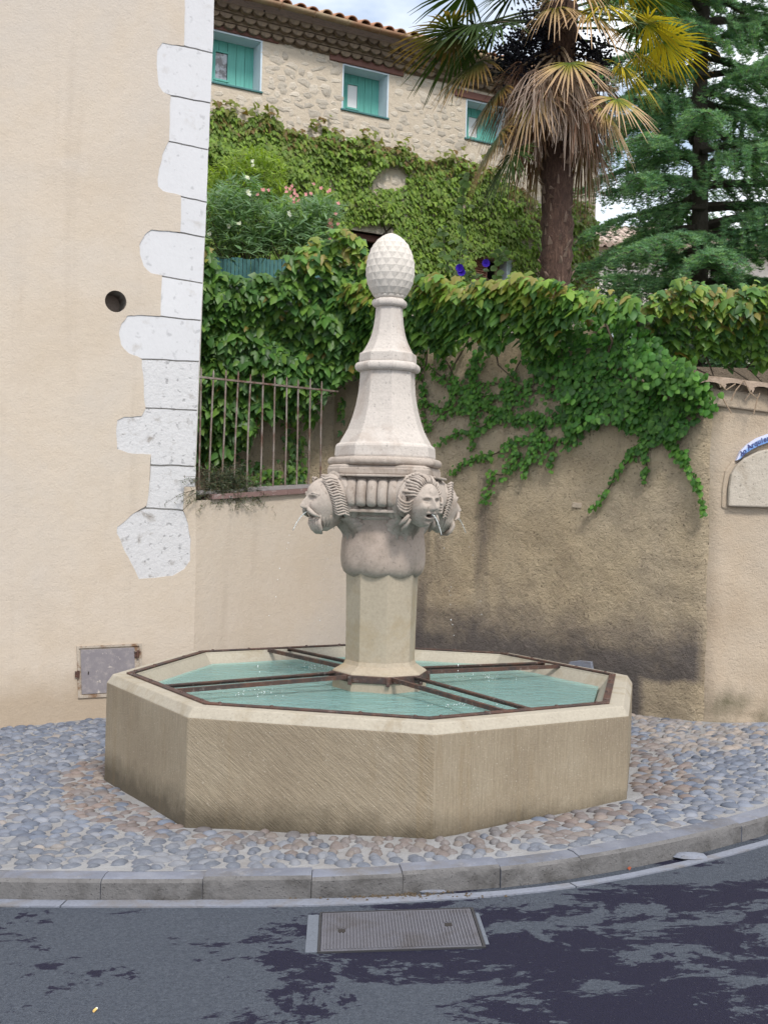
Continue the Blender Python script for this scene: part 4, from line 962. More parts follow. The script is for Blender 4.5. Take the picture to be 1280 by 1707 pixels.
for a, b_, c, d in wins:
    m = MB(); T = .02; D = .36
    m.box(a-.004, a+T, .0, D, c, d); m.box(b_-T, b_+.004, -.004, D, c, d); m.box(a+T, b_-T, -.003, D, d-T, d+.004)
    f = m.build('window', M['reveal'], hs)
    MB().box(a-.02, b_+.02, -.025, .12, c-.026, c+.002).build('sill', M['fence'], f, bevel=.006)
    MB().box(a-.22, b_+.25, -.03, .2, d+.004, d+.12).build('lintel', M['lintel'], hs, bevel=.012)
    gx0 = a+(b_-a)*(.28); gx1 = gx0+(b_-a)*.22; gz0 = c+(d-c)*.22; gz1 = c+(d-c)*.74
    n_ = 6; xs_ = [a+T+(b_-a-2*T)*i/n_ for i in range(n_+1)]
    for i in range(n_):         # boards of the wooden window, cut round the small pane
        x0, x1 = xs_[i]+.003, xs_[i+1]-.003
        if x1 > gx0 and x0 < gx1:
            mm = MB(); mm.box(x0, x1, .27, .30, c, gz0); mm.box(x0, x1, .27, .30, gz1, d-T)
            if x0 < gx0: mm.box(x0, gx0, .27, .30, gz0, gz1)
            if x1 > gx1: mm.box(gx1, x1, .27, .30, gz0, gz1)
            mm.build('board', M['teal'], f)
        else: MB().box(x0, x1, .27, .30, c, d-T).build('board', M['teal'], f)
    m = MB()
    for bx in ((gx0-.025, gx0, gz0-.025, gz1+.025), (gx1, gx1+.025, gz0-.025, gz1+.025), (gx0, gx1, gz0-.025, gz0), (gx0, gx1, gz1, gz1+.025)): m.box(bx[0], bx[1], .258, .275, bx[2], bx[3])
    m.build('pane_frame', M['teal'], f)
    MB().box(gx0, gx1, .282, .288, gz0, gz1).build('pane', M['brightpane'] if a > s1 else M['glass'], f)  # reflected brightness put into the pane's near-white base colour
# dark doorway with stone lintel, and low window with half open louvred shutters
a, b_, c, d = door
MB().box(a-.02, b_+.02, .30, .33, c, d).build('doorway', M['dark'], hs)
MB().box(a-.15, b_+.15, -.02, .28, d, d+.14).build('stone_lintel', M['hstone'], hs, bevel=.01)
MB().box(a, b_, .10, .18, d-.10, d-.002).build('door_head', M['lintel'], hs)
a, b_, c, d = lowin
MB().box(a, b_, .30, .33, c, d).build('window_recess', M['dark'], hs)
for s0, s_1, ang in ((a-.02, a+(b_-a)*.47, 12), (a+(b_-a)*.62, a+(b_-a)*.86, 40)):
    f = bpy.data.objects.new('shutter', None); 
    m = MB(); wd = s_1-s0; m.box(0, .03, 0, .03, c, d); m.box(wd-.03, wd, 0, .03, c, d); m.box(.03, wd-.03, 0, .03, d-.05, d)
    f = m.build('shutter', M['brownwood'], hs); f.location = (s0, .02, 0); f.rotation_euler = (0, 0, R(ang))
    zz = c
    while zz < d-.07:
        MB().box(.03, wd-.03, -.012, .012, -.004, .022, M=Matrix.Translation((0, .015, zz)) @ Matrix.Rotation(R(-35), 4, 'X')).build('slat', M['brownwood'], f); zz += .038
MB().box(b_-.10, b_, -.01, .29, c, d).build('jamb', M['reveal'], hs)
# genoise: three stepped rows of tile ends, then gutter, then roof tiles
def half_tile(r, ln, th=.014, dn=False, n_=8):
    b = MB(); vs = []; s = -1 if dn else 1
    for y, k in ((0, 1), (ln, .92)):
        for q in (r*k, (r-th)*k):
            for j in range(n_+1): a = math.pi*j/n_; vs.append((q*math.cos(a), y, s*q*math.sin(a)*.8))
    m = n_+1; fs = []
    for j in range(n_): fs += [(j, j+1, 2*m+j+1, 2*m+j), (m+j, 3*m+j, 3*m+j+1, m+j+1), (j, m+j, m+j+1, j+1), (2*m+j, 2*m+j+1, 3*m+j+1, 3*m+j)]
    fs += [(0, 2*m, 3*m, m), (n_, m+n_, 3*m+n_, 2*m+n_)]
    return b.add(vs, fs)
t_ = half_tile(.090, .30, dn=True); t_.f.append(tuple(range(9))); et = t_.build('eave_tile', M['eave'], hs); sharp(et, 60); eme = et.data; fst = True
gh = .10
for row in range(3):
    z0 = zg-.34+row*gh; y0 = -.08-.085*row
    MB().box(S0, S1, y0+.012, .1, z0+.086, z0+.099).build('eave_course', M['eave'], hs)
    MB().box(S0, S1, y0+.075, .1, z0-.001, z0+.085).build('eave_backing', M['eave'], hs)
    s = S0+1.25+(.09 if row % 2 else 0)
    while s < 3.3:
        Mx = Matrix.Translation((s, y0+random.uniform(-.012, .012), z0+.084+random.uniform(-.004, .004))) @ Matrix.Rotation(random.gauss(0, .03), 4, 'Y')
        if fst: et.matrix_basis = Mx; fst = False
        else: inst('eave_tile', eme, Mx, hs)
        s += .182
gy = -.40; b = MB(); vs = []; ng = 40
for i in range(ng+1):
    s = S0+(S1-S0)*i/ng; sag = noise.noise(Vector((s*.7, 0, 0)))*.012
    for j in range(7): a = math.pi+math.pi*j/6; vs.append((s, gy+.062*math.cos(a), zg+.045+sag+.065*math.sin(a)))
    for j in range(7): a = 2*math.pi-math.pi*j/6; vs.append((s, gy+.055*math.cos(a), zg+.047+sag+.058*math.sin(a)))
fs = [(i*14+j, i*14+(j+1) % 14, (i+1)*14+(j+1) % 14, (i+1)*14+j) for i in range(ng) for j in range(14)]
b.add(vs, fs); b.build('gutter', M['zinc'], hs, smooth=True)
for s in np.arange(-2.6, 3.4, .52): MB().tube([(s, gy+.066*math.cos(a), zg+.045+.071*math.sin(a)) for a in np.linspace(math.pi, 2*math.pi, 9)], .008, 5).build('gutter_bracket', M['zinc'], hs)
pitch = R(17); Rr = Matrix.Translation((0, -.36, zg+.06)) @ Matrix.Rotation(pitch, 4, 'X')
m = MB(); m.box(S0-.1, S1+.1, -.02, 7.5, -.03, .012, M=Rr); rf = m.build('roof', M['tile'], hs)
rt = half_tile(.088, .44, .016).build('roof_tile', M['tile'], rf); sharp(rt, 60); rme = rt.data; fst = True
for course in range(3):
    s = S0+1.3
    while s < 3.6:
        Mx = Rr @ Matrix.Translation((s+random.gauss(0, .006), -.03+course*.36+random.uniform(-.03, .02), .012+.012*random.random()+.004*course)) @ Matrix.Rotation(random.gauss(0, .03), 4, 'Z')
        if fst: rt.matrix_basis = Mx; fst = False
        else: inst('roof_tile', rme, Mx, rf)
        s += .205
g_ = MB()
for i in range(41):
    t = half_tile(.088, 6.5, .016); s = S0+.05+i*.205; g_.add([tuple(Rr @ Vector((x+s, y+1.1, z+.012))) for x, y, z in t.v], t.f)
g_.build('upper_tiles', M['tile'], rf, kind='stuff')
s, z = FH.loc(441, 20, .3); MB().tube([(s, .3, zg), (s, .3, zg+.75)], .016, 8).box(s-.08, s+.08, .285, .315, zg+.42, zg+.45).build('antenna', M['steel'], hs)
m = MB(); s, z = FH.loc(715, 86, .4); m.box(s-.22, s+.22, .2, .6, zg, zg+.28); m.build('chimney', M['rubble'], rf, bevel=.02)
MB().box(s-.26, s+.26, .15, .65, zg+.282, zg+.325).build('chimney_cap', M['tile'], rf, bevel=.01)

# distant house seen between palm and cedar
dh = thing('distant_house', 'pale far house with tiled roof glimpsed through the cedar', 'house', (7.5, 31, 0), 0)
b = MB(); b.box(-3.2, 7.5, 0, 7, 2, 9.0); b.build('wall', M['farwall'], dh)
b = MB(); vs = [(-3.6, -.5, 8.95), (7.9, -.5, 8.95), (7.9, 3.5, 10.4), (-3.6, 3.5, 10.4), (-3.6, 7.5, 8.95), (7.9, 7.5, 8.95)]
b.add(vs, [(0, 1, 2, 3), (3, 2, 5, 4), (0, 3, 4), (1, 5, 2)]); rfd = b.build('roof', M['fartile'], dh, fix=False)
m = MB()
for i in range(56):
    s = -3.55+i*.205; m.tube([(s, -.55, 8.96), (s, 3.5, 10.42)], .085, 6)
m.build('roof_tiles', M['fartile'], rfd, kind='stuff')
for s in (-1.2, 1.6, 4.4):
    f = MB().box(s-.45, s+.45, -.03, .02, 5.6, 6.9).build('window', M['reveal'], dh); MB().box(s-.38, s+.38, -.04, -.032, 5.68, 6.82).build('pane', M['glass'], f)

# ================================================================ VEGETATION
# leaf templates: x side, y from stem (0) to tip (-1), z up from the blade
LOBED = (np.array([(0, 0, 0), (.26, .12, -.04), (.60, -.22, -.20), (.27, -.36, -.05), (.25, -.62, -.10), (0, -1.08, -.18), (-.25, -.62, -.10), (-.27, -.36, -.05), (-.60, -.22, -.20), (-.26, .12, -.04), (0, -.38, .05)], float),
         np.array([(10, i, (i+1) % 10) for i in range(10)]))
ROUND = (np.array([(0, 0, 0), (.36, -.02, -.08), (.46, -.36, -.10), (.30, -.72, -.06), (0, -1, -.06), (-.30, -.72, -.06), (-.46, -.36, -.10), (-.36, -.02, -.08), (0, -.42, .06)], float), np.array([(8, i, (i+1) % 8) for i in range(8)]))
NARROW = (np.array([(0, 0, 0), (.08, -.35, .02), (0, -1, -.10), (-.08, -.35, .02)], float), np.array([(0, 1, 3), (1, 2, 3)]))
def unit(a): return a/np.maximum(np.linalg.norm(a, axis=-1, keepdims=True), 1e-9)
def leaf_arrays(T, P, D, N, size, tint):
    V, F = T; P, D, N = np.asarray(P, float), unit(np.asarray(D, float)), np.asarray(N, float)
    N = unit(N-D*(N*D).sum(1, keepdims=True)); S = np.cross(D, N); n, k = len(P), len(V)
    W = P[:, None]+size[:, None, None]*(V[None, :, 0:1]*S[:, None]-V[None, :, 1:2]*D[:, None]+V[None, :, 2:3]*N[:, None])
    Fa = (F[None]+(np.arange(n)*k)[:, None, None]).reshape(-1, 3)
    return W.reshape(-1, 3), Fa, np.repeat(tint, k, 0)
def shade(n, cols, var=.25):
    c = np.array(cols)[rng.integers(0, len(cols), n)]; return c*(1+rng.uniform(-var, var, (n, 1)))*(1+rng.uniform(-.08, .08, (n, 3)))
def foliage(name, T, P, D, N, size, tint, mat, root, parts=0, part='leaf', lod=None):
    """joined foliage plus the nearest leaves as parts of their own"""
    P = np.asarray(P); order = np.argsort(lod if lod is not None else P[:, 1]); big = order[:parts]; rest = order[parts:]
    if parts:
        vars_ = []; V, F = T
        for i in range(14):
            j = big[i*max(1, len(big)//14) % len(big)]; Vv = V.copy(); Vv[:, 2] *= rng.uniform(.4, 1.7); Vv[:, :2] *= 1+rng.uniform(-.1, .1, (len(V), 2))
            vars_.append(mesh_np(part, Vv, F, mat, np.repeat(tint[j][None], len(V), 0), parent=False))
        vt = [tint[big[i*max(1, len(big)//14) % len(big)]] for i in range(14)]
        for i, j in enumerate(big):
            d = Vector(D[j]).normalized(); nn = Vector(N[j]); nn = (nn-d*nn.dot(d)).normalized(); s = d.cross(nn)
            Mx = Matrix((s, -d, nn)).transposed().to_4x4(); Mx = Matrix.Translation(Vector(P[j])-root.location) @ Mx @ Matrix.Scale(float(size[j]), 4)
            inst(part, vars_[int(min(range(14), key=lambda q: abs(vt[q]-tint[j]).sum()+rng.uniform(0, .03)))], Mx, root)
    if len(rest):
        V, F, C = leaf_arrays(T, P[rest], np.asarray(D)[rest], np.asarray(N)[rest], size[rest], tint[rest])
        mesh_np(name, V-np.array(root.location), F, mat, C, root, 'stuff')
def sample_poly(poly, n):
    xs = [p[0] for p in poly]; ys = [p[1] for p in poly]; o = []
    while len(o) < n:
        x, y = random.uniform(min(xs), max(xs)), random.uniform(min(ys), max(ys))
        if pip(x, y, poly): o.append((x, y))
    return o
GREEN = [(.078, .175, .036), (.105, .215, .040), (.064, .150, .038), (.135, .245, .044), (.054, .130, .036)]
YOUNG = [(.20, .29, .045), (.225, .28, .048), (.165, .27, .042), (.24, .25, .055), (.18, .30, .045), (.23, .20, .055)]

def creeper_mass(root, fr, poly, n, off0, off1, size, parts, young_y=None, thick=.25, up=.35, seed=0, young_amt=.7):
    """lobed leaves hung like shingles on a lumpy surface in front of a wall frame"""
    P, D, N, sz, tn = [], [], [], [], []
    ys = [p[1] for p in poly]; y0, y1 = min(ys), max(ys)
    nn = Vector((fr.s, -fr.c, 0))        # outward from the wall
    side = Vector((fr.c, fr.s, 0))
    for (x, y) in sample_poly(poly, n):
        t = (y-y0)/(y1-y0); s, z = fr.loc(x, y, -off0)
        lump = noise.fractal(Vector((s*2.4+seed, z*2.8, seed)), 1, 2, 3)
        if not pip(x, y+16+30*noise.noise(Vector((s*4+seed, 1, 0))), poly) and random.random() < .88: continue
        if not pip(x, y-7-20*noise.noise(Vector((s*5+seed, 4, 0))), poly) and random.random() < .85: continue
        off = -(off0+(off1-off0)*(1-t)+.16*lump)+random.uniform(0, thick)*random.random()
        p = fr.w(s, off, z); P.append(p)
        dd = Vector((0, 0, -1))+side*random.gauss(0, .6)+nn*random.uniform(.1, 1.5); D.append(dd)
        N.append(nn*random.uniform(.5, 1.0)+Vector((0, 0, up+.9*random.random()+.25))+side*random.gauss(0, .35))
        sz.append(size*random.choice([.42, .6, .75, .9, 1, 1.1, 1.3]))
        yo = young_y(x) if young_y else -1
        k = max(0, min(1, (yo-y)/26)) if young_y else 0
        c = random.choice(YOUNG) if random.random() < k*young_amt else random.choice(GREEN)
        if random.random() < .012: c = (.17, .14, .03)
        f = random.uniform(.72, 1.3); tn.append([q*f for q in c])
    lod = np.array([p.y for p in P])+rng.uniform(0, .12, len(P))
    foliage('foliage', LOBED, P, D, N, np.array(sz), np.array(tn), M['leaf'], root, parts, 'leaf', lod)
    b = MB()          # woody stems under the leaves
    for i in range(9):
        x = poly[0][0]+(max(p[0] for p in poly)-poly[0][0])*(i+.5)/9; q = fr.loc(x, (y0+y1)/2, -off0*.3)
        b.tube([fr.w(q[0]+.1*j*random.uniform(-1, 1), -off0*.3-.02, q[1]+.1-.2*j)-Vector(root.location) for j in range(4)], [.012, .010, .007, .003], 5)
    b.build('stem', M['stem'], root, kind='stuff')

base = FB.w(1.2, 0, 1.7)
cl_ = thing('creeper', 'dense dark green lobed creeper hanging behind the iron railing', 'creeper', tuple(base))
polyL = [(300, 452), (320, 430), (352, 412), (372, 452), (392, 474), (425, 474), (462, 468), (498, 436), (535, 408), (570, 402), (600, 410), (622, 440), (640, 500), (618, 545), (606, 600), (592, 640), (566, 655), (548, 668), (530, 690), (522, 712), (500, 690), (485, 706), (470, 685), (440, 705), (420, 740), (400, 752), (380, 775), (300, 780)]
creeper_mass(cl_, FB, polyL, 4600, .22, .85, .115, 300, lambda x: 470 if x > 420 else 452, seed=3, young_amt=.75)
# loose trails low behind the bars
P, D, N, sz, tn = [], [], [], [], []
for cx_, cy_, sx_, sy_, n_ in ((487, 745, 14, 55, 90), (455, 800, 26, 22, 60), (405, 800, 40, 30, 90), (572, 680, 5, 26, 40), (497, 800, 14, 22, 50)):
    for i in range(n_):
        x, y = random.gauss(cx_, sx_*.6), random.gauss(cy_, sy_*.6)
        s, z = FB.loc(x, y, -.05); P.append(FB.w(s, -.03-random.random()*.08, z)); D.append((random.gauss(0, .4), -random.random()*.5, -1)); N.append((random.gauss(0, .4), -1, .4)); sz.append(random.uniform(.03, .075)); tn.append(np.array(random.choice(GREEN))*random.uniform(.8, 1.3))
foliage('trailing_foliage', LOBED, P, D, N, np.array(sz), np.array(tn), M['leaf'], cl_)

base = FR.w(1.6, 0, 3.1)
cm = thing('creeper', 'lobed creeper with reddish young tips along the top of the rough wall, in the middle', 'creeper', tuple(base))
polyM = [(575, 520), (610, 470), (660, 472), (700, 474), (740, 463), (800, 470), (850, 470), (905, 462), (950, 474), (985, 484), (1030, 488), (1075, 492), (1095, 505), (1085, 528), (1050, 538), (1010, 530), (975, 542), (955, 560), (940, 590), (915, 582), (890, 596), (870, 570), (842, 596), (815, 570), (790, 590), (765, 574), (740, 596), (715, 580), (690, 600), (650, 620), (600, 640), (585, 600)]
creeper_mass(cm, FR, polyM, 4000, .16, .55, .098, 300, lambda x: 520+10*math.sin(x*.05), seed=11, young_amt=.8)
base = FP.w(.4, .5, 2.9)
c3 = thing('creeper', 'pale green lobed creeper mounded behind the tiled coping at right edge', 'creeper', tuple(base))
FP2 = Fr(2.0, 9.35, R(-6))
polyR = [(1050, 560), (1060, 525), (1085, 500), (1120, 482), (1160, 476), (1200, 480), (1245, 482), (1300, 482), (1420, 500), (1420, 625), (1300, 618), (1250, 612), (1205, 604), (1160, 600), (1110, 596), (1075, 585)]
creeper_mass(c3, FP2, polyR, 2800, .10, .55, .090, 250, lambda x: 555, seed=23, young_amt=.5)

# small leaved ivy on the rough wall
base = FR.w(2.6, 0, 2.0)
iv = thing('ivy', 'bright small leaved ivy with runners creeping down the rough wall', 'ivy', tuple(base))
P, D, N, sz, tn = [], [], [], [], []
nn = Vector((FR.s, -FR.c, 0)); side = Vector((FR.c, FR.s, 0))
IVY = [(.060, .180, .030), (.080, .215, .034), (.050, .150, .030), (.105, .245, .042), (.045, .125, .030)]
def ivy_leaf(x, y, off, size, fr=FR, young=0, tip=None):
    s, z = fr.loc(x, y, 0); o = Vector((fr.s, -fr.c, 0)); sd_ = Vector((fr.c, fr.s, 0))
    q = fr.w(s, -off, z); P.append(q)
    d = Vector((0, 0, -1))+sd_*random.gauss(0, .7)+o*random.uniform(.0, .6)
    D.append(d); N.append(o+Vector((0, 0, random.uniform(.1, .9)))+sd_*random.gauss(0, .4)); sz.append(size*random.uniform(.7, 1.3))
    c = np.array(random.choice(IVY)); c = c*(1-young)+np.array((.13, .25, .04))*young; tn.append(c*random.uniform(.75, 1.25))
dens = [(905, 560), (960, 545), (1010, 525), (1060, 530), (1100, 560), (1125, 600), (1160, 620), (1187, 640), (1192, 668), (1180, 690), (1158, 706), (1142, 726), (1110, 735), (1085, 742), (1060, 720), (1020, 700), (985, 712), (955, 722), (935, 700), (950, 660), (920, 640), (890, 610)]
for (x, y) in sample_poly(dens, 2500):
    lump = noise.noise(Vector((x*.022, y*.028, 2)))
    if lump < -.28 and random.random() < .75: continue
    ivy_leaf(x, y, .03+.16*max(0, .45+lump)*random.random()**.5, .05, young=.25 if random.random() < .2 else 0)
for (x, y) in sample_poly([(1085, 560), (1110, 590), (1150, 612), (1188, 634), (1186, 660), (1120, 640), (1075, 610)], 420): ivy_leaf(x, y, .10+.16*random.random(), .052)
runs = [([(960, 640), (900, 655), (840, 662), (780, 652), (735, 622), (700, 596)], 14), ([(965, 690), (900, 700), (830, 690), (760, 682), (695, 668)], 13), ([(985, 705), (930, 740), (870, 768), (830, 795), (805, 838)], 14), ([(905, 720), (845, 742), (795, 768), (748, 790)], 10), ([(835, 690), (785, 718), (728, 744)], 9),
        ([(1077, 735), (1050, 772), (1012, 818), (980, 854)], 6), ([(1077, 735), (1081, 780), (1078, 826)], 4), ([(1112, 720), (1146, 768), (1168, 812), (1178, 857)], 8), ([(765, 655), (742, 692), (716, 722)], 9), ([(702, 612), (711, 660), (713, 722)], 7), ([(870, 600), (855, 650), (850, 700)], 14), ([(800, 585), (790, 650), (795, 720), (786, 760)], 13), ([(905, 700), (885, 770), (878, 808)], 6), ([(925, 735), (921, 775), (922, 796)], 5), ([(865, 760), (861, 792)], 4), ([(745, 600), (770, 650), (840, 690), (905, 690)], 10), ([(1130, 720), (1120, 760)], 6), ([(940, 600), (870, 640), (800, 645), (745, 690)], 9)]
stem_b = MB()
for pts, wd in runs:
    ln = sum(math.hypot(pts[i+1][0]-pts[i][0], pts[i+1][1]-pts[i][1]) for i in range(len(pts)-1)); ss = []
    acc = 0
    for i in range(len(pts)-1):
        (x0, y0), (x1, y1) = pts[i], pts[i+1]; seg = math.hypot(x1-x0, y1-y0)
        for k in range(max(2, int(seg/9))):
            t = k/max(2, int(seg/9)); wx = 5*math.sin((acc+seg*t)*.06+x0); xx, yy = x0+(x1-x0)*t+wx*.4, y0+(y1-y0)*t+wx
            s, z = FR.loc(xx, yy, 0); ss.append(FR.w(s, -.022, z)-Vector(base))
            f = (acc+seg*t)/ln; tw_ = wd*(1-.55*f)
            for q in range(int(5+wd*.55)):
                lx, ly = random.gauss(xx, tw_*.62), random.gauss(yy, tw_*.62)
                if noise.noise(Vector((lx*.05, ly*.05, 7))) < -.35: continue
                ivy_leaf(lx, ly, .022+.035*random.random(), .045*(1-.35*f), young=.55*f*random.random()+(.25 if random.random() < .2 else 0))
        acc += seg
    stem_b.tube(ss, [.006]*(len(ss)-1)+[.002], 4)
for i in range(520):
    x = random.uniform(1075, 1192); y = 612+(x-1090)*.25+random.gauss(6, 14); ivy_leaf(x, y, .10+.22*random.random(), .048, young=.3*random.random())
stem_b.build('stem', M['stem'], iv, kind='stuff')
for i in range(26):     # right hand trail over the arris and onto the pier
    ivy_leaf(1188+random.gauss(0, 9), 640+random.random()*55, .09+.05*random.random(), .045)
foliage('ivy_foliage', ROUND, P, D, N, np.array(sz), np.array(tn), M['small'], iv, 0)

# creeper covering the lower house wall
base = FH.w(0, 0, 3.4)
hv = thing('house_creeper', 'green creeper carpet covering the lower half of the stone house', 'creeper', tuple(base))
P, D, N, sz, tn = [], [], [], [], []
topl = [(300, 178), (345, 190), (360, 180), (385, 183), (400, 200), (420, 196), (437, 186), (455, 196), (480, 218), (505, 222), (520, 213), (535, 205), (552, 226), (570, 232), (600, 228), (620, 232), (648, 250), (668, 240), (690, 262), (715, 270), (745, 262), (765, 262), (785, 275), (820, 283), (850, 306), (880, 322), (900, 352), (930, 340), (960, 330), (985, 345), (996, 400), (992, 485)]
polyH = topl+[(300, 485)]
nnh = Vector((FH.s, -FH.c, 0)); sdh = Vector((FH.c, FH.s, 0))
HG = [(.150, .245, .038), (.180, .285, .042), (.120, .205, .036), (.21, .31, .046), (.155, .215, .040)]
for (x, y) in sample_poly(polyH, 15000):
    if 585 < x < 655 and 374 < y < 430 or 786 < x < 850 and 428 < y < 490: continue
    s, z = FH.loc(x, y, 0)
    lump = noise.fractal(Vector((s*1.8, z*2.2, 5)), 1, 2, 3)
    if noise.noise(Vector((s*1.1+4, z*1.4, 9))) < -.42: continue
    top = min((abs(x-tx)+max(0, y-ty)*1.0 for tx, ty in topl), default=99)
    P.append(FH.w(s, -.03-.16*max(0, .4+lump)*random.random()**.6, z)); D.append(Vector((0, 0, -1))+sdh*random.gauss(0, .4)+nnh*random.uniform(.1, .9))
    N.append(nnh*random.uniform(.5, 1.1)+Vector((0, 0, random.uniform(.2, 1)))+sdh*random.gauss(0, .35)); sz.append(random.uniform(.05, .095))
    c = np.array(random.choice(HG))*random.uniform(.75, 1.3)
    if top < 34 and random.random() < .5: c = np.array(random.choice([(.19, .20, .045), (.19, .13, .045), (.16, .20, .04), (.15, .19, .04)]))
    tn.append(c)
for (x, y) in topl[1:26]:    # shoots standing off the top edge
    for k in range(random.randint(3, 8)):
        s, z = FH.loc(x+random.gauss(0, 9), y-random.uniform(-4, 12), 0); P.append(FH.w(s, -.05-random.random()*.1, z)); D.append(sdh*random.gauss(0, 1)+Vector((0, 0, random.gauss(-.1, .6)))+nnh*.4); N.append(nnh+Vector((0, 0, .6))); sz.append(random.uniform(.07, .11)); tn.append(np.array(random.choice([(.19, .20, .045), (.17, .11, .04), (.16, .19, .04)])))
foliage('creeper_foliage', LOBED, P, D, N, np.array(sz), np.array(tn), M['house_leaf'], hv)
b = MB()
for i in range(7):
    pts = []; x, y = 560+random.uniform(-200, 300), 470
    for k in range(9):
        s, z = FH.loc(x, y, 0); pts.append(FH.w(s, -.025, z)-Vector(base)); x += random.gauss(0, 14); y -= 20
    b.tube(pts, [.014]*8+[.004], 5)
b.build('stem', M['stem'], hv, kind='stuff')

# bushes in the garden
def bush(name, label, cat, T, cx, d, regions, n, size, cols, mat, stems=14, flowers=()):
    bx, by = cx; g = U(bx, by, d); root = thing(name, label, cat, (g.x, g.y, 3.3))
    P, D, N, sz, tn = [], [], [], [], []; b = MB()
    for i in range(stems):
        rx, ry, rr_ = random.choice(regions); tip = U(rx+random.uniform(-rr_, rr_)*.8, ry+random.uniform(-rr_, rr_)*.6, d+random.uniform(-.5, .5)); st = Vector((g.x+random.gauss(0, .2), g.y+random.gauss(0, .2), 3.3))
        b.tube([st-root.location, st.lerp(tip, .5)+Vector((0, 0, .15))-root.location, tip-root.location], [.016, .011, .004], 5)
    for i in range(n):
        rx, ry, rr_ = random.choice(regions); a = random.random()*6.28; q = math.sqrt(random.random())*rr_
        c = U(rx+q*math.cos(a), ry+q*.8*math.sin(a), d+random.gauss(0, .35))
        for k in range(3):
            P.append(c); e = random.random()*6.28; D.append(Vector((math.cos(e), math.sin(e)*.8, random.uniform(-.35, .95)))); N.append(Vector((random.gauss(0, .4), -.5, 1))); sz.append(size*random.uniform(.6, 1.3)); tn.append(np.array(random.choice(cols))*random.uniform(.7, 1.3))
    foliage('foliage', T, P, D, N, np.array(sz), np.array(tn), mat, root)
    b.build('stem', M['stem'], root, kind='stuff')
    for (x, y, col, k) in flowers:
        P, D, N, sz, tn = [], [], [], [], []; c0 = U(x, y, d-.55)
        for i in range(k*5):
            a = i*1.257+random.gauss(0, .2); cc = c0+Vector((random.gauss(0, .03), random.gauss(0, .02), random.gauss(0, .03))) if i % 5 == 0 else cc
            P.append(cc); D.append(Vector((math.cos(a), -.3, math.sin(a)))); N.append(Vector((0, -1, .4))); sz.append(random.uniform(.017, .028)); tn.append(np.array(col)*random.uniform(.8, 1.15))
        V, F, C = leaf_arrays(ROUND, P, D, N, np.array(sz), np.array(tn)); mesh_np('flower', V-np.array(root.location), F, M['petal'], C, root, None)
    return root
bush('bamboo', 'yellow green leafy bush behind the oleander beside the white quoins', 'bush', NARROW, (390, 300), 14.2, [(350, 330, 40), (380, 300, 40), (415, 275, 38), (440, 285, 38), (360, 360, 45), (455, 320, 25)], 1700, .13, [(.21, .31, .045), (.26, .36, .05), (.16, .25, .04)], M['small'], 18)
PK, WH = (.75, .38, .42), (.80, .80, .82)
fl = [(436, 318, PK, 2), (445, 312, PK, 2), (484, 312, PK, 4), (492, 322, PK, 4), (487, 330, PK, 3), (510, 320, PK, 2), (530, 308, PK, 2), (548, 313, PK, 2), (545, 358, PK, 2), (549, 374, PK, 3), (552, 386, PK, 3), (562, 382, PK, 2), (548, 394, PK, 2), (565, 346, PK, 1),
      (414, 266, WH, 2), (411, 298, WH, 2), (412, 321, WH, 3), (488, 352, WH, 2), (383, 378, WH, 2), (397, 378, WH, 2), (346, 392, WH, 2)]
bush('oleander', 'tall oleander with pink and white flowers above the green screen', 'oleander', NARROW, (450, 380), 12.9, [(370, 350, 45), (400, 330, 45), (420, 380, 55), (470, 370, 50), (510, 370, 48), (535, 355, 30), (360, 400, 45), (490, 400, 40), (540, 395, 25), (430, 405, 30)], 2500, .15, [(.15, .27, .125), (.12, .225, .105), (.195, .32, .15), (.16, .255, .145)], M['small'], 26, fl)
b = MB(); sc_ = thing('screen_fence', 'dark green corrugated screen fence below the oleander', 'fence', (U(400, 450, 12.3).x, 12.3, 3.3), 0)
x0, x1 = U(340, 450, 12.3).x-sc_.location.x, U(500, 450, 12.3).x-sc_.location.x; zt_ = U(420, 431, 12.3).z-3.3; i = 0
while x0 < x1-.04: MB().box(x0, x0+.036, -.008-.008*(i % 2), .01, 0, zt_+.01*math.sin(i)).build('slat', M['fence'], sc_); x0 += .042; i += 1
MB().box(-.6, 1, .012, .05, zt_-.2, zt_-.15).build('batten', M['fence'], sc_)
# morning glory with violet flowers
g = U(770, 440, 12.6); mg = thing('morning_glory', 'slender climber with violet flowers above the wall beside louvred shutters', 'climber', (g.x, g.y, 3.3))
P, D, N, sz, tn = [], [], [], [], []; b = MB()
for pts in ([(760, 490), (766, 430), (770, 370), (772, 320), (776, 288)], [(820, 490), (826, 450), (835, 425), (846, 412)], [(770, 480), (745, 440), (738, 400), (742, 376)], [(800, 490), (790, 460), (770, 452)]):
    w_ = [U(x, y, 12.6) for x, y in pts]; b.tube([p-mg.location for p in w_], .006, 5)
    for i in range(len(w_)-1):
        for k in range(9):
            P.append(w_[i].lerp(w_[i+1], random.random())+Vector((random.gauss(0, .04), random.gauss(0, .04), random.gauss(0, .03)))); D.append(Vector((random.gauss(0, 1), -.4, random.gauss(-.5, .4)))); N.append(Vector((random.gauss(0, .3), -1, .6))); sz.append(random.uniform(.05, .10)); tn.append(np.array(random.choice([(.09, .17, .04), (.12, .21, .06), (.16, .24, .10)]))*random.uniform(.8, 1.2))
foliage('foliage', ROUND, P, D, N, np.array(sz), np.array(tn), M['small'], mg); b.build('stem', M['greenstem'], mg, kind='stuff')
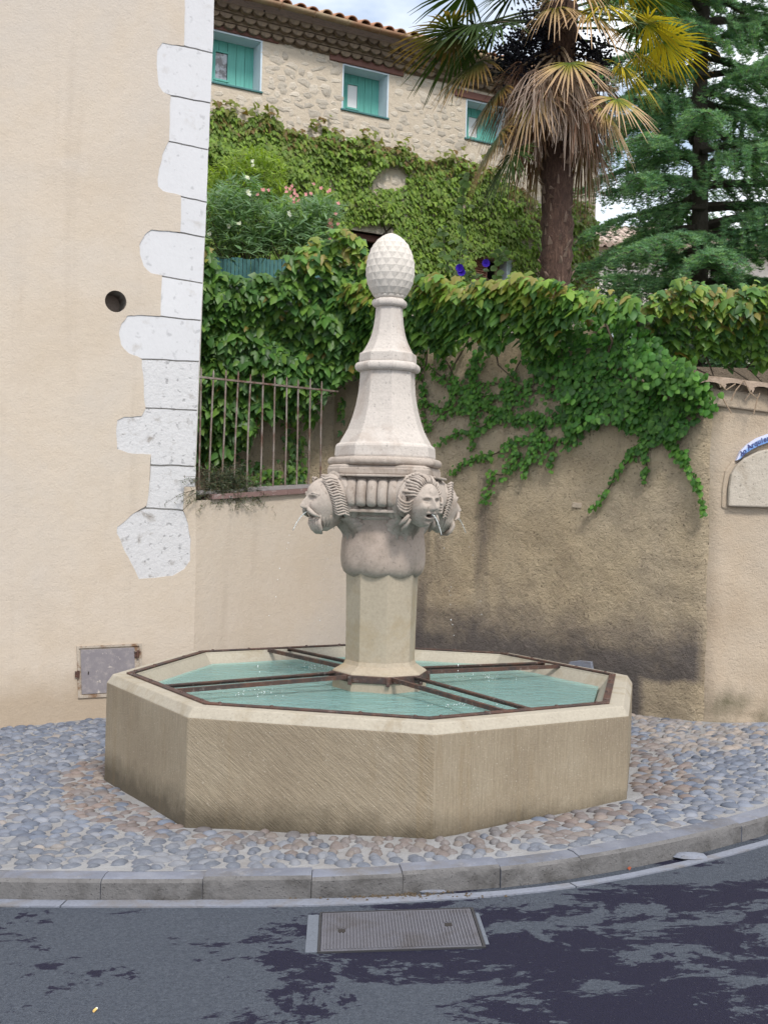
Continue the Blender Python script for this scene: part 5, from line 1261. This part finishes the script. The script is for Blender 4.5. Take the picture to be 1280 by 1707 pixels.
for (x, y) in ((810, 438), (766, 446), (769, 453)):
    c = U(x, y, 12.45)-mg.location; m = MB(); vs = [(c.x, c.y+.05, c.z)]
    for r, yy in ((.018, .03), (.045, .0)): vs += [(c.x+r*math.cos(j*math.pi/5), c.y+yy, c.z+r*math.sin(j*math.pi/5)) for j in range(10)]
    m.add(vs, [(0, 1+j, 1+(j+1) % 10) for j in range(10)]+[(1+j, 11+j, 11+(j+1) % 10, 1+(j+1) % 10) for j in range(10)]); o = m.build('flower', m_paint('violet_petal', (.085, .035, .52), .5) if 'violet_petal' not in bpy.data.materials else bpy.data.materials['violet_petal'], mg)
# dry herb at the foot of the quoins, on the sill
g = FW.w(.27, .06, zs(.27)+.07); hb = thing('herb', 'straggly grey green herb on the sill beside the quoins', 'plant', tuple(g)); b = MB(); P, D, N, sz, tn = [], [], [], [], []
for i in range(120):
    a = random.gauss(.12, .75); ln = random.uniform(.12, .50); st = Vector((random.uniform(-.08, .36), random.uniform(-.06, .06), 0)); ff = FW
    dirv = Vector((FW.c*math.sin(a), FW.s*math.sin(a)-.3*random.random(), abs(math.cos(a))*(1 if random.random() < .75 else .1))); wq = Vector((FW.c*st.x, FW.s*st.x-abs(st.y), 0)); pts = [wq+dirv*ln*t+Vector((0, -.05*t, -.22*ln*t*t*2)) for t in (0, .33, .66, 1)]
    b.tube(pts, [.003, .0025, .002, .001], 3)
    for k in range(34):
        t = random.uniform(.15, 1); p = pts[0].lerp(pts[-1], t)+Vector((0, 0, .22*ln*(t-t*t)))+Vector(np.random.default_rng(i*40+k).normal(0, .012, 3)); P.append(g+p); D.append(Vector((random.gauss(0, 1), random.gauss(-.3, .6), random.gauss(.2, .8)))); N.append(Vector((0, -1, 1))); sz.append(random.uniform(.018, .04)); tn.append(np.array(random.choice([(.06, .085, .05), (.045, .07, .04), (.09, .12, .06), (.13, .12, .06)]))*random.uniform(.7, 1.2))
foliage('foliage', NARROW, P, D, N, np.array(sz), np.array(tn), M['small'], hb); b.build('stem', M['stem'], hb, kind='stuff')

# ---------------------------------------------------------------- palm
pd = 12.0; pb = U(929, 480, pd); palm = thing('palm_tree', 'tall fan palm with skirt of dead fronds beside the cedar', 'palm', (pb.x, pb.y, 3.2))
O = Vector(palm.location); ctr = U(931, 60, pd)-O; zc = ctr.z
b = MB(); prof = []; ph_ = 0; n_ = 18; vs = []; K = 46
for i in range(K+1):
    t = i/K; z = -.2+(zc+.5)*t; rr = .168*(1-.06*t)+.010*math.sin(z*38+2*noise.noise(Vector((z*3, 0, 0))))
    if t > .72: rr += .04*(t-.72)/.28
    for j in range(n_):
        a = 2*math.pi*j/n_; q = rr*(1+.17*noise.noise(Vector((math.cos(a)*1.4, math.sin(a)*1.4, z*6)))); vs.append((ctr.x*t+q*math.cos(a), ctr.y*t+q*math.sin(a), z))
b.add(vs, [(i*n_+j, i*n_+(j+1) % n_, (i+1)*n_+(j+1) % n_, (i+1)*n_+j) for i in range(K) for j in range(n_)]); b.build('trunk', M['fibre'], palm, smooth=True)
m_scar = m_stone('leaf_base', (.26, .185, .14), .4, 15, .3, .5)
for i in range(130):
    a = i*2.4+random.gauss(0, .5); z = .0+i*.0195+random.uniform(-.03, .03); q = .165; c = Vector((ctr.x*z/zc+q*math.cos(a), ctr.y*z/zc+q*math.sin(a), z)); d = Vector((math.cos(a), math.sin(a), 0)); t = Vector((-d.y, d.x, 0))
    wv = random.uniform(.010, .034); hv_ = random.uniform(.03, .09); lean = random.uniform(.02, .075)
    m = MB(); m.add([c-t*wv, c+t*wv, c+d*.012-t*wv*.8+Vector((0, 0, .0)), c+d*(lean)+t*random.gauss(0, .01)+Vector((0, 0, hv_)), c+d*(lean-.015)+Vector((0, 0, hv_*.95))], [(0, 1, 3), (0, 3, 4), (1, 4, 3), (0, 4, 1)]); m.build('leaf_base', m_scar, palm)
def frond(az, el, Lp, Lb, kind, droop, base_z=0, spread=115, nseg=34, roll=0, start=.12):
    """a fan leaf: petiole, then narrow pleated segments that droop with gravity"""
    d = Vector((math.cos(az)*math.cos(el), math.sin(az)*math.cos(el), math.sin(el))); p0 = ctr+Vector((math.cos(az)*start, math.sin(az)*start, base_z))
    sag = .18*Lp*Lp+droop*.10*Lp
    pet = [p0+d*Lp*t-Vector((0, 0, sag*t*t)) for t in (0, .33, .66, 1)]
    hd = (pet[3]-pet[2]).normalized(); side = hd.cross(Vector((0, 0, 1))); side = side.normalized() if side.length > .05 else Vector((-math.sin(az), math.cos(az), 0))
    side = (Quaternion(hd, roll) @ side); nrm = side.cross(hd).normalized()
    V, T, C = [], [], []
    fold = rng.uniform(.7, 1.3)
    for i in range(nseg):
        u = (i/(nseg-1))*2-1; a = R(spread)*u+random.gauss(0, .02); L1 = Lb*(1-.30*abs(u)**1.5)*random.uniform(.9, 1.06)
        dr = (hd*math.cos(a)+side*math.sin(a)+nrm*(.10-.12*abs(u))).normalized(); sd2 = nrm.cross(dr).normalized(); w0 = Lb*R(spread)*2/nseg*(.38 if kind in ('half', 'yellow') else .46)
        if kind in ('dead', 'brown'): w0 *= .55; dr = (dr+Vector((random.gauss(0, .2), random.gauss(0, .2), random.gauss(0, .14)))).normalized()
        g_ = droop*random.uniform(.75, 1.35)
        k0 = len(V); ts = (0.03, .28, .52, .76, 1.0)
        for t in ts:
            L2 = L1*t; p = pet[3]+dr*L2-Vector((0, 0, g_*.42*L1*max(0, t-.18)**2))
            if g_ > 1: p = pet[3]+dr*L2*(1-.18*(g_-1)*t)-Vector((0, 0, g_*.42*L1*max(0, t-.10)**1.6))
            wd = w0*(t/.5 if t < .5 else 1-(t-.5)*1.75)*.5; wd = max(wd, .0015)
            for s_, o_ in ((-1, 0), (0, .35), (1, 0)): V.append(p+sd2*(wd*s_)+nrm*(wd*o_))
            jit = random.uniform(.85, 1.15)
            if kind == 'green': c = np.array((.045, .085, .022))*(1-t*.3)+np.array((.10, .10, .02))*max(0, t-.72)*1.6
            elif kind == 'yellow':
                k = max(0, min(1, (t-.12+.2*abs(u))/.30)); c = np.array((.055, .105, .02))*(1-k)+np.array((.50, .41, .035))*k; e = max(0, (t-.80)/.20); c = c*(1-e)+np.array((.20, .09, .03))*e
            elif kind == 'half':
                k = max(0, min(1, (t-.16)/.2)); c = np.array((.06, .125, .02))*(1-k)+np.array((.36, .30, .035))*k; e = max(0, min(1, (t-.38)/.18)); c = c*(1-e)+np.array((.46, .31, .19))*e
            elif kind == 'tips':
                k = max(0, min(1, (t-.40)/.35)); c = np.array((.055, .085, .02))*(1-k)+np.array((.27, .165, .055))*k
            elif kind == 'brown': c = np.array((.14, .072, .048))*(1-t)+np.array((.26, .155, .105))*t
            else: c = np.array((.24, .155, .115))*(1-t)+np.array((.44, .35, .30))*t
            for _ in range(3): C.append(c*jit)
        for q in range(4):
            for s_ in (0, 1):
                a0 = k0+q*3+s_; T += [(a0, a0+1, a0+4), (a0, a0+4, a0+3)]
    o = mesh_np('frond', np.array([tuple(v) for v in V]), np.array(T), M['frond'], np.array(C), palm)
    MB().tube(pet, [.018, .013, .011, .009], 5).build('petiole', M['greenstem'] if kind in ('green', 'yellow') else M['root'], o)
    return o
A_ = lambda deg: R(deg)      # azimuth: 0 right, 180 left, 270 towards the camera
rs = random.Random(3)
# crown above the frame
for i in range(22): frond(rs.uniform(0, 6.28), rs.uniform(.35, 1.3), rs.uniform(.45, .75), rs.uniform(.6, .75), 'green', rs.uniform(.2, .6), .55, nseg=30)
# left green fans against the sky
for az, el, lp, lb, kd_, dr, bz, ro_ in ((186, .12, 1.02, .68, 'tips', .75, .12, .2), (200, .10, .80, .62, 'green', 1.1, .10, -.3), (172, .02, .90, .66, 'green', 1.2, .25, .4), (214, -.05, .70, .62, 'green', 1.3, .1, .1), (192, -.22, .78, .62, 'tips', 1.35, .02, -.2), (160, .1, .8, .6, 'green', 1.0, .3, 0), (182, .35, .9, .65, 'green', .9, .35, .3), (228, .12, .62, .60, 'green', 1.2, .3, .2), (205, .45, .8, .6, 'green', .8, .5, .1)):
    frond(A_(az), el, lp, lb, kd_, dr, bz, roll=ro_)
# yellowing fans on the right
for az, el, lp, lb, kd_, dr, bz, ro_ in ((352, .06, .95, .58, 'yellow', .75, .08, -.35), (338, .10, .80, .56, 'yellow', 1.0, .12, -.3), (6, .05, .75, .5, 'yellow', 1.0, -.02, .2), (345, -.25, .55, .55, 'yellow', 1.2, -.12, .1), (358, .38, .85, .62, 'green', .7, .3, .1), (320, .32, .6, .62, 'yellow', 1.0, .3, 0), (15, .25, .8, .6, 'green', .8, .25, 0), (330, .5, .8, .6, 'green', .7, .45, .2)):
    frond(A_(az), el, lp, lb, kd_, dr, bz, roll=ro_)
# front fans, half dried
for az, el, lp, lb, kd_, dr, bz, ro_ in ((268, .2, .35, .5, 'half', 1.6, .30, .2), (308, .1, .5, .52, 'yellow', 1.2, .15, .2), (272, -.42, .62, .54, 'half', 1.0, -.16, .1), (306, -.50, .82, .50, 'half', .9, -.30, .1), (258, .12, .42, .50, 'half', 1.8, .12, .1), (250, -.75, .42, .58, 'dead', 1.3, -.25, -.1), (300, -.2, .35, .66, 'half', 1.5, .22, -.1), (232, -.78, .50, .60, 'half', 1.5, -.30, .1), (200, -.85, .82, .62, 'tips', 1.1, -.30, .2), (216, -.95, .85, .58, 'green', 1.1, -.45, .2), (190, -.60, .62, .55, 'tips', 1.4, -.12, 0), (325, -.75, .55, .55, 'half', 1.3, -.35, 0), (284, .1, .3, .6, 'half', 1.6, .35, 0)):
    frond(A_(az), el, lp, lb, kd_, dr, bz, roll=ro_)
# dead skirt
for i in range(86):
    az = i*2.399; t = rs.random(); frond(az+rs.gauss(0, .15), -.25-.75*t-.25*rs.random(), rs.uniform(.20, .40), rs.uniform(.34, .54), 'dead' if rs.random() < .45 else 'brown', rs.uniform(1.5, 2.6), -.22-.44*t, spread=rs.uniform(40, 85), nseg=18, roll=rs.gauss(0, .5), start=.17)
# black fruit clusters
for (x, y, r_, n_) in ((858, 100, 30, 1100), (988, 98, 24, 600), (893, 55, 32, 700), (880, 145, 18, 400)):
    m = MB(); c = U(x, y, pd-.15)-O; k = r_*pd/FPX
    for i in range(26):
        e = c+Vector((rs.gauss(0, k*.6), rs.gauss(0, k*.5), rs.gauss(0, k*.7))); m.tube([ctr+Vector((0, 0, rs.uniform(0, .3))), c+Vector((0, 0, k*.6)), e], [.006, .004, .002], 3)
    for i in range(n_):
        q = c+Vector((rs.gauss(0, k*.62), rs.gauss(0, k*.55), rs.gauss(0, k*.75))); s_ = rs.uniform(.011, .019); m.add([(q.x+s_, q.y, q.z), (q.x-s_, q.y, q.z), (q.x, q.y+s_, q.z), (q.x, q.y-s_, q.z), (q.x, q.y, q.z+s_), (q.x, q.y, q.z-s_)], [(0, 2, 4), (2, 1, 4), (1, 3, 4), (3, 0, 4), (2, 0, 5), (1, 2, 5), (3, 1, 5), (0, 3, 5)])
    m.build('fruit_cluster', M['fruit'], palm, kind='stuff', fix=False)

# ---------------------------------------------------------------- cedar
cdp = 15.5; cb = U(1164, 470, cdp); ced = thing('cedar_tree', 'blue green cedar with layered drooping branches at upper right', 'tree', (cb.x, cb.y, 3.2))
O = Vector(ced.location); b = MB(); b.tube([(0, 0, -.2), (.02, .02, 2), (-.05, 0, 4.5), (.0, .04, 7), (0, 0, 10)], [.125, .115, .10, .085, .03], 12); b.build('trunk', M['bark'], ced, smooth=True)
TUFT_V = []; TUFT_T = []
for i in range(10):
    a = i*2.4; el = .1+.7*((i*37) % 10)/10; d = Vector((math.cos(a)*math.cos(el), math.sin(a)*math.cos(el), math.sin(el))); s = d.orthogonal().normalized()*.085; k = len(TUFT_V)
    TUFT_V += [tuple(-s), tuple(s), tuple(d)]; TUFT_T.append((k, k+1, k+2))
TV, TT = np.array(TUFT_V), np.array(TUFT_T)
rc = np.random.default_rng(12)
def branch(z, az, ln, rise, droop):
    d = np.array((math.cos(az), math.sin(az), 0.)); sd = np.array((-d[1], d[0], 0.))
    path = lambda t: np.array((0, 0, z))+d*ln*t+np.array((0, 0, ln*(rise*t-droop*t*t)))+sd*.08*ln*math.sin(t*4+z*3)
    m = MB(); m.tube([tuple(path(t)) for t in np.linspace(0, 1, 9)], list(np.linspace(.055*ln/2, .006, 9)), 5)
    pts, szs = [], []
    nt_ = int(ln*19)
    for i in range(nt_):
        t = .10+.90*(i/nt_); p = path(t); sgn = 1 if i % 2 else -1
        tl = (.62-.40*t)*ln*.55*rc.uniform(.55, 1.15)+.10; dirv = d*.62+sd*sgn*rc.uniform(.5, 1.05); dirv = dirv/np.linalg.norm(dirv); dz = rc.uniform(-.12, .10); dd = rc.uniform(.25, .95)
        tw = [p+dirv*tl*q+np.array((0, 0, tl*(dz*q-dd*q*q))) for q in np.linspace(0, 1, 5)]
        m.tube([tuple(q) for q in tw], [.010, .008, .006, .004, .002], 3, cap=False)
        kn = int(tl*34)+4
        for k in range(kn):
            q = k/kn; pp = p+dirv*tl*q+np.array((0, 0, tl*(dz*q-dd*q*q)))
            pts.append(pp+rc.normal(0, .014, 3)); szs.append(rc.uniform(.042, .070))
            if k % 3 == 0 and q > .15:        # hanging side sprays
                sp = rc.uniform(.03, .10); e = rc.normal(0, .5)
                for h in range(4):
                    pts.append(pp+np.array((math.cos(e)*.03, math.sin(e)*.03, -sp*h/3))+sd*sgn*.0+rc.normal(0, .010, 3)); szs.append(rc.uniform(.036, .060))
    for q in np.linspace(.15, 1, int(ln*30)): pts.append(path(q)+rc.normal(0, .015, 3)+np.array((0, 0, .015))); szs.append(rc.uniform(.035, .055))
    br = m.build('branch', M['bark'], ced, fix=False)
    pts, szs = np.array(pts), np.array(szs); n = len(pts)
    ang = rc.uniform(0, 6.28, n); ca, sa = np.cos(ang)[:, None], np.sin(ang)[:, None]; X = TV[None, :, 0]*ca-TV[None, :, 1]*sa; Y = TV[None, :, 0]*sa+TV[None, :, 1]*ca
    W = np.stack([X, Y, np.repeat(TV[None, :, 2], n, 0)], -1)*szs[:, None, None]+pts[:, None]
    Fa = (TT[None]+(np.arange(n)*len(TV))[:, None, None]).reshape(-1, 3)
    cols = np.array([(.16, .31, .19), (.20, .36, .21), (.125, .25, .165), (.26, .42, .24)])[rc.integers(0, 4, n)]*rc.uniform(.75, 1.25, (n, 1))
    mesh_np('needles', W.reshape(-1, 3), Fa, M['needle'], np.repeat(cols, len(TV), 0), br, 'stuff')
i = 0; z = .55
while z < 8.2:
    az = i*2.399+rc.normal(0, .25); ln = (2.75-.14*z)*rc.uniform(.72, 1.2)
    if math.sin(az) > .5: ln *= .8
    if math.cos(az) < -.3: ln = min(ln, 1.15+.45/max(.3, -math.cos(az)))
    branch(z, az, max(.7, ln), rc.uniform(.0, .22), rc.uniform(.12, .34)); z += .085; i += 1

# ================================================================ SMALL THINGS IN THE STREET
mc = [G(538, 1526, -.1), G(785, 1517, -.1), G(802, 1581, -.1), G(534, 1588.5, -.1)]
cen = sum(mc, Vector())/4; ux = ((mc[1]-mc[0])+(mc[2]-mc[3])).normalized(); uy = Vector((0, 0, 1)).cross(ux).normalized(); uz = ux.cross(uy)
man = thing('manhole_cover', 'ribbed steel access cover set in the road before the kerb', 'manhole cover', tuple(cen), 0)
Mx = Matrix((ux, uy, uz)).transposed().to_4x4()
loc = [(((p-cen).dot(ux)), ((p-cen).dot(uy))) for p in mc]
X0, X1 = (loc[0][0]+loc[3][0])/2, (loc[1][0]+loc[2][0])/2; Y0, Y1 = (loc[2][1]+loc[3][1])/2, (loc[0][1]+loc[1][1])/2
o = MB().box(X0, X1, Y0, Y1, -.03, .006, M=Mx).build('plate', M['cover'], man)
nr2 = 46; pitchx = (X1-X0-.02)/nr2
for i in range(nr2):
    x = X0+.012+i*pitchx
    if i in (4, 5, 6): segs = [(Y0+.012, (Y0+Y1)/2-.03), ((Y0+Y1)/2+.02, Y1-.012)]
    elif i in (37, 38, 39): segs = [(Y0+.012, (Y0+Y1)/2-.0), ((Y0+Y1)/2+.05, Y1-.012)]
    else: segs = [(Y0+.012, Y1-.012)]
    m = MB()
    for a, c in segs: m.box(x, x+pitchx*.52, a, c, .006, .0105, M=Mx)
    m.build('rib', M['cover'], man)
for xx, yy in ((X0+.012+4.2*pitchx, (Y0+Y1)/2-.025), (X0+.012+37.2*pitchx, (Y0+Y1)/2+.008)):
    MB().box(xx, xx+pitchx*2.2, yy, yy+.036, .0065, .0085, M=Mx).build('keyhole', M['dark'], man)
m = MB()
for a in ((X0-.012, X0-.003, Y0-.01, Y1+.012), (X1+.003, X1+.014, Y0-.01, Y1+.012), (X0-.003, X1+.003, Y1+.003, Y1+.012), (X0-.003, X1+.003, Y0-.010, Y0-.003)): m.box(*a, -.03, .007, M=Mx)
m.build('frame', M['steel'], man)
m = MB(); m.box(X0-.062, X0-.013, Y0+.005, Y1-.01, -.03, .0045, M=Mx); m.build('concrete_surround', M['coverframe'], man, bevel=.003); MB().box(X1+.015, X1+.032, Y0+.03, Y1-.05, -.03, .0035, M=Mx).build('concrete_surround', M['coverframe'], man, bevel=.003)
p = G(156, 1689, -.1); cg = thing('cigarette_end', 'orange cigarette end lying on the dry asphalt', 'cigarette end', tuple(p)); m = MB(); m.tube([(0, 0, .005), (.004, .018, .005)], .0045, 8); m.build('filter', M['butt'], cg)
MB().tube([(.004, .0181, .005), (.0055, .024, .005)], .0045, 8).build('paper', m_paint('white_paper', (.7, .68, .62), .8), cg)
p = G(1046, 1446, -.1); lf = thing('dead_leaf', 'small red brown dead leaf in the gutter by the kerb', 'leaf', tuple(p))
mesh_np('blade', LOBED[0]*.045*np.array((1, 1, 1.6))+np.array((0, 0, .012)), LOBED[1], M['deadleaf'], None, lf)
MB().tube([(0, 0, .012), (.02, .012, .004), (.045, .014, .003)], .0012, 4).build('stalk', M['stem'], lf)
p = G(497, 1420); lf = thing('dead_leaf', 'tiny red dead leaf on the cobbles before the basin', 'leaf', (p.x-.62, p.y+.03, p.z+.02)) if False else None
p = G(1150, 1433, -.1)
st = MB(); st.lathe([(.05, 0), (.075, .012), (.06, .03), (.02, .036)], 8, .3); o = st.build('loose_stone', M['gutter']); o.location = G(1150, 1432, -.1); o.scale = (1.2, .6, .8); tag(o, 'flat pale stone lying in the gutter at right', 'stone')
for (x, y, s_) in ((718, 1488, .06),):
    st = MB(); st.lathe([(.9, 0), (1, .2), (.8, .38), (.3, .45)], 7, .5); o = st.build('loose_stone', M['gutter']); o.location = G(x, y, -.1); o.scale = (s_*1.3, s_*.45, s_*.6); tag(o, 'broken pale concrete chunk in the gutter above the access cover', 'stone')
# crack in the kerb foot, filled with dark grit
gr = MB()
for i in range(420):
    px = random.gauss(610, 75); q = G(px, 1494+random.gauss(0, 3), -.098); s_ = random.uniform(.004, .015); gr.add([(q.x+s_, q.y, q.z), (q.x, q.y+s_, q.z), (q.x-s_, q.y, q.z), (q.x, q.y-s_*.6, q.z), (q.x, q.y, q.z+s_)], [(0, 1, 4), (1, 2, 4), (2, 3, 4), (3, 0, 4)])
o = gr.build('gravel', M['soil'], fix=False); o['kind'] = 'stuff'; o['label'] = 'dark grit along the foot of the kerb'
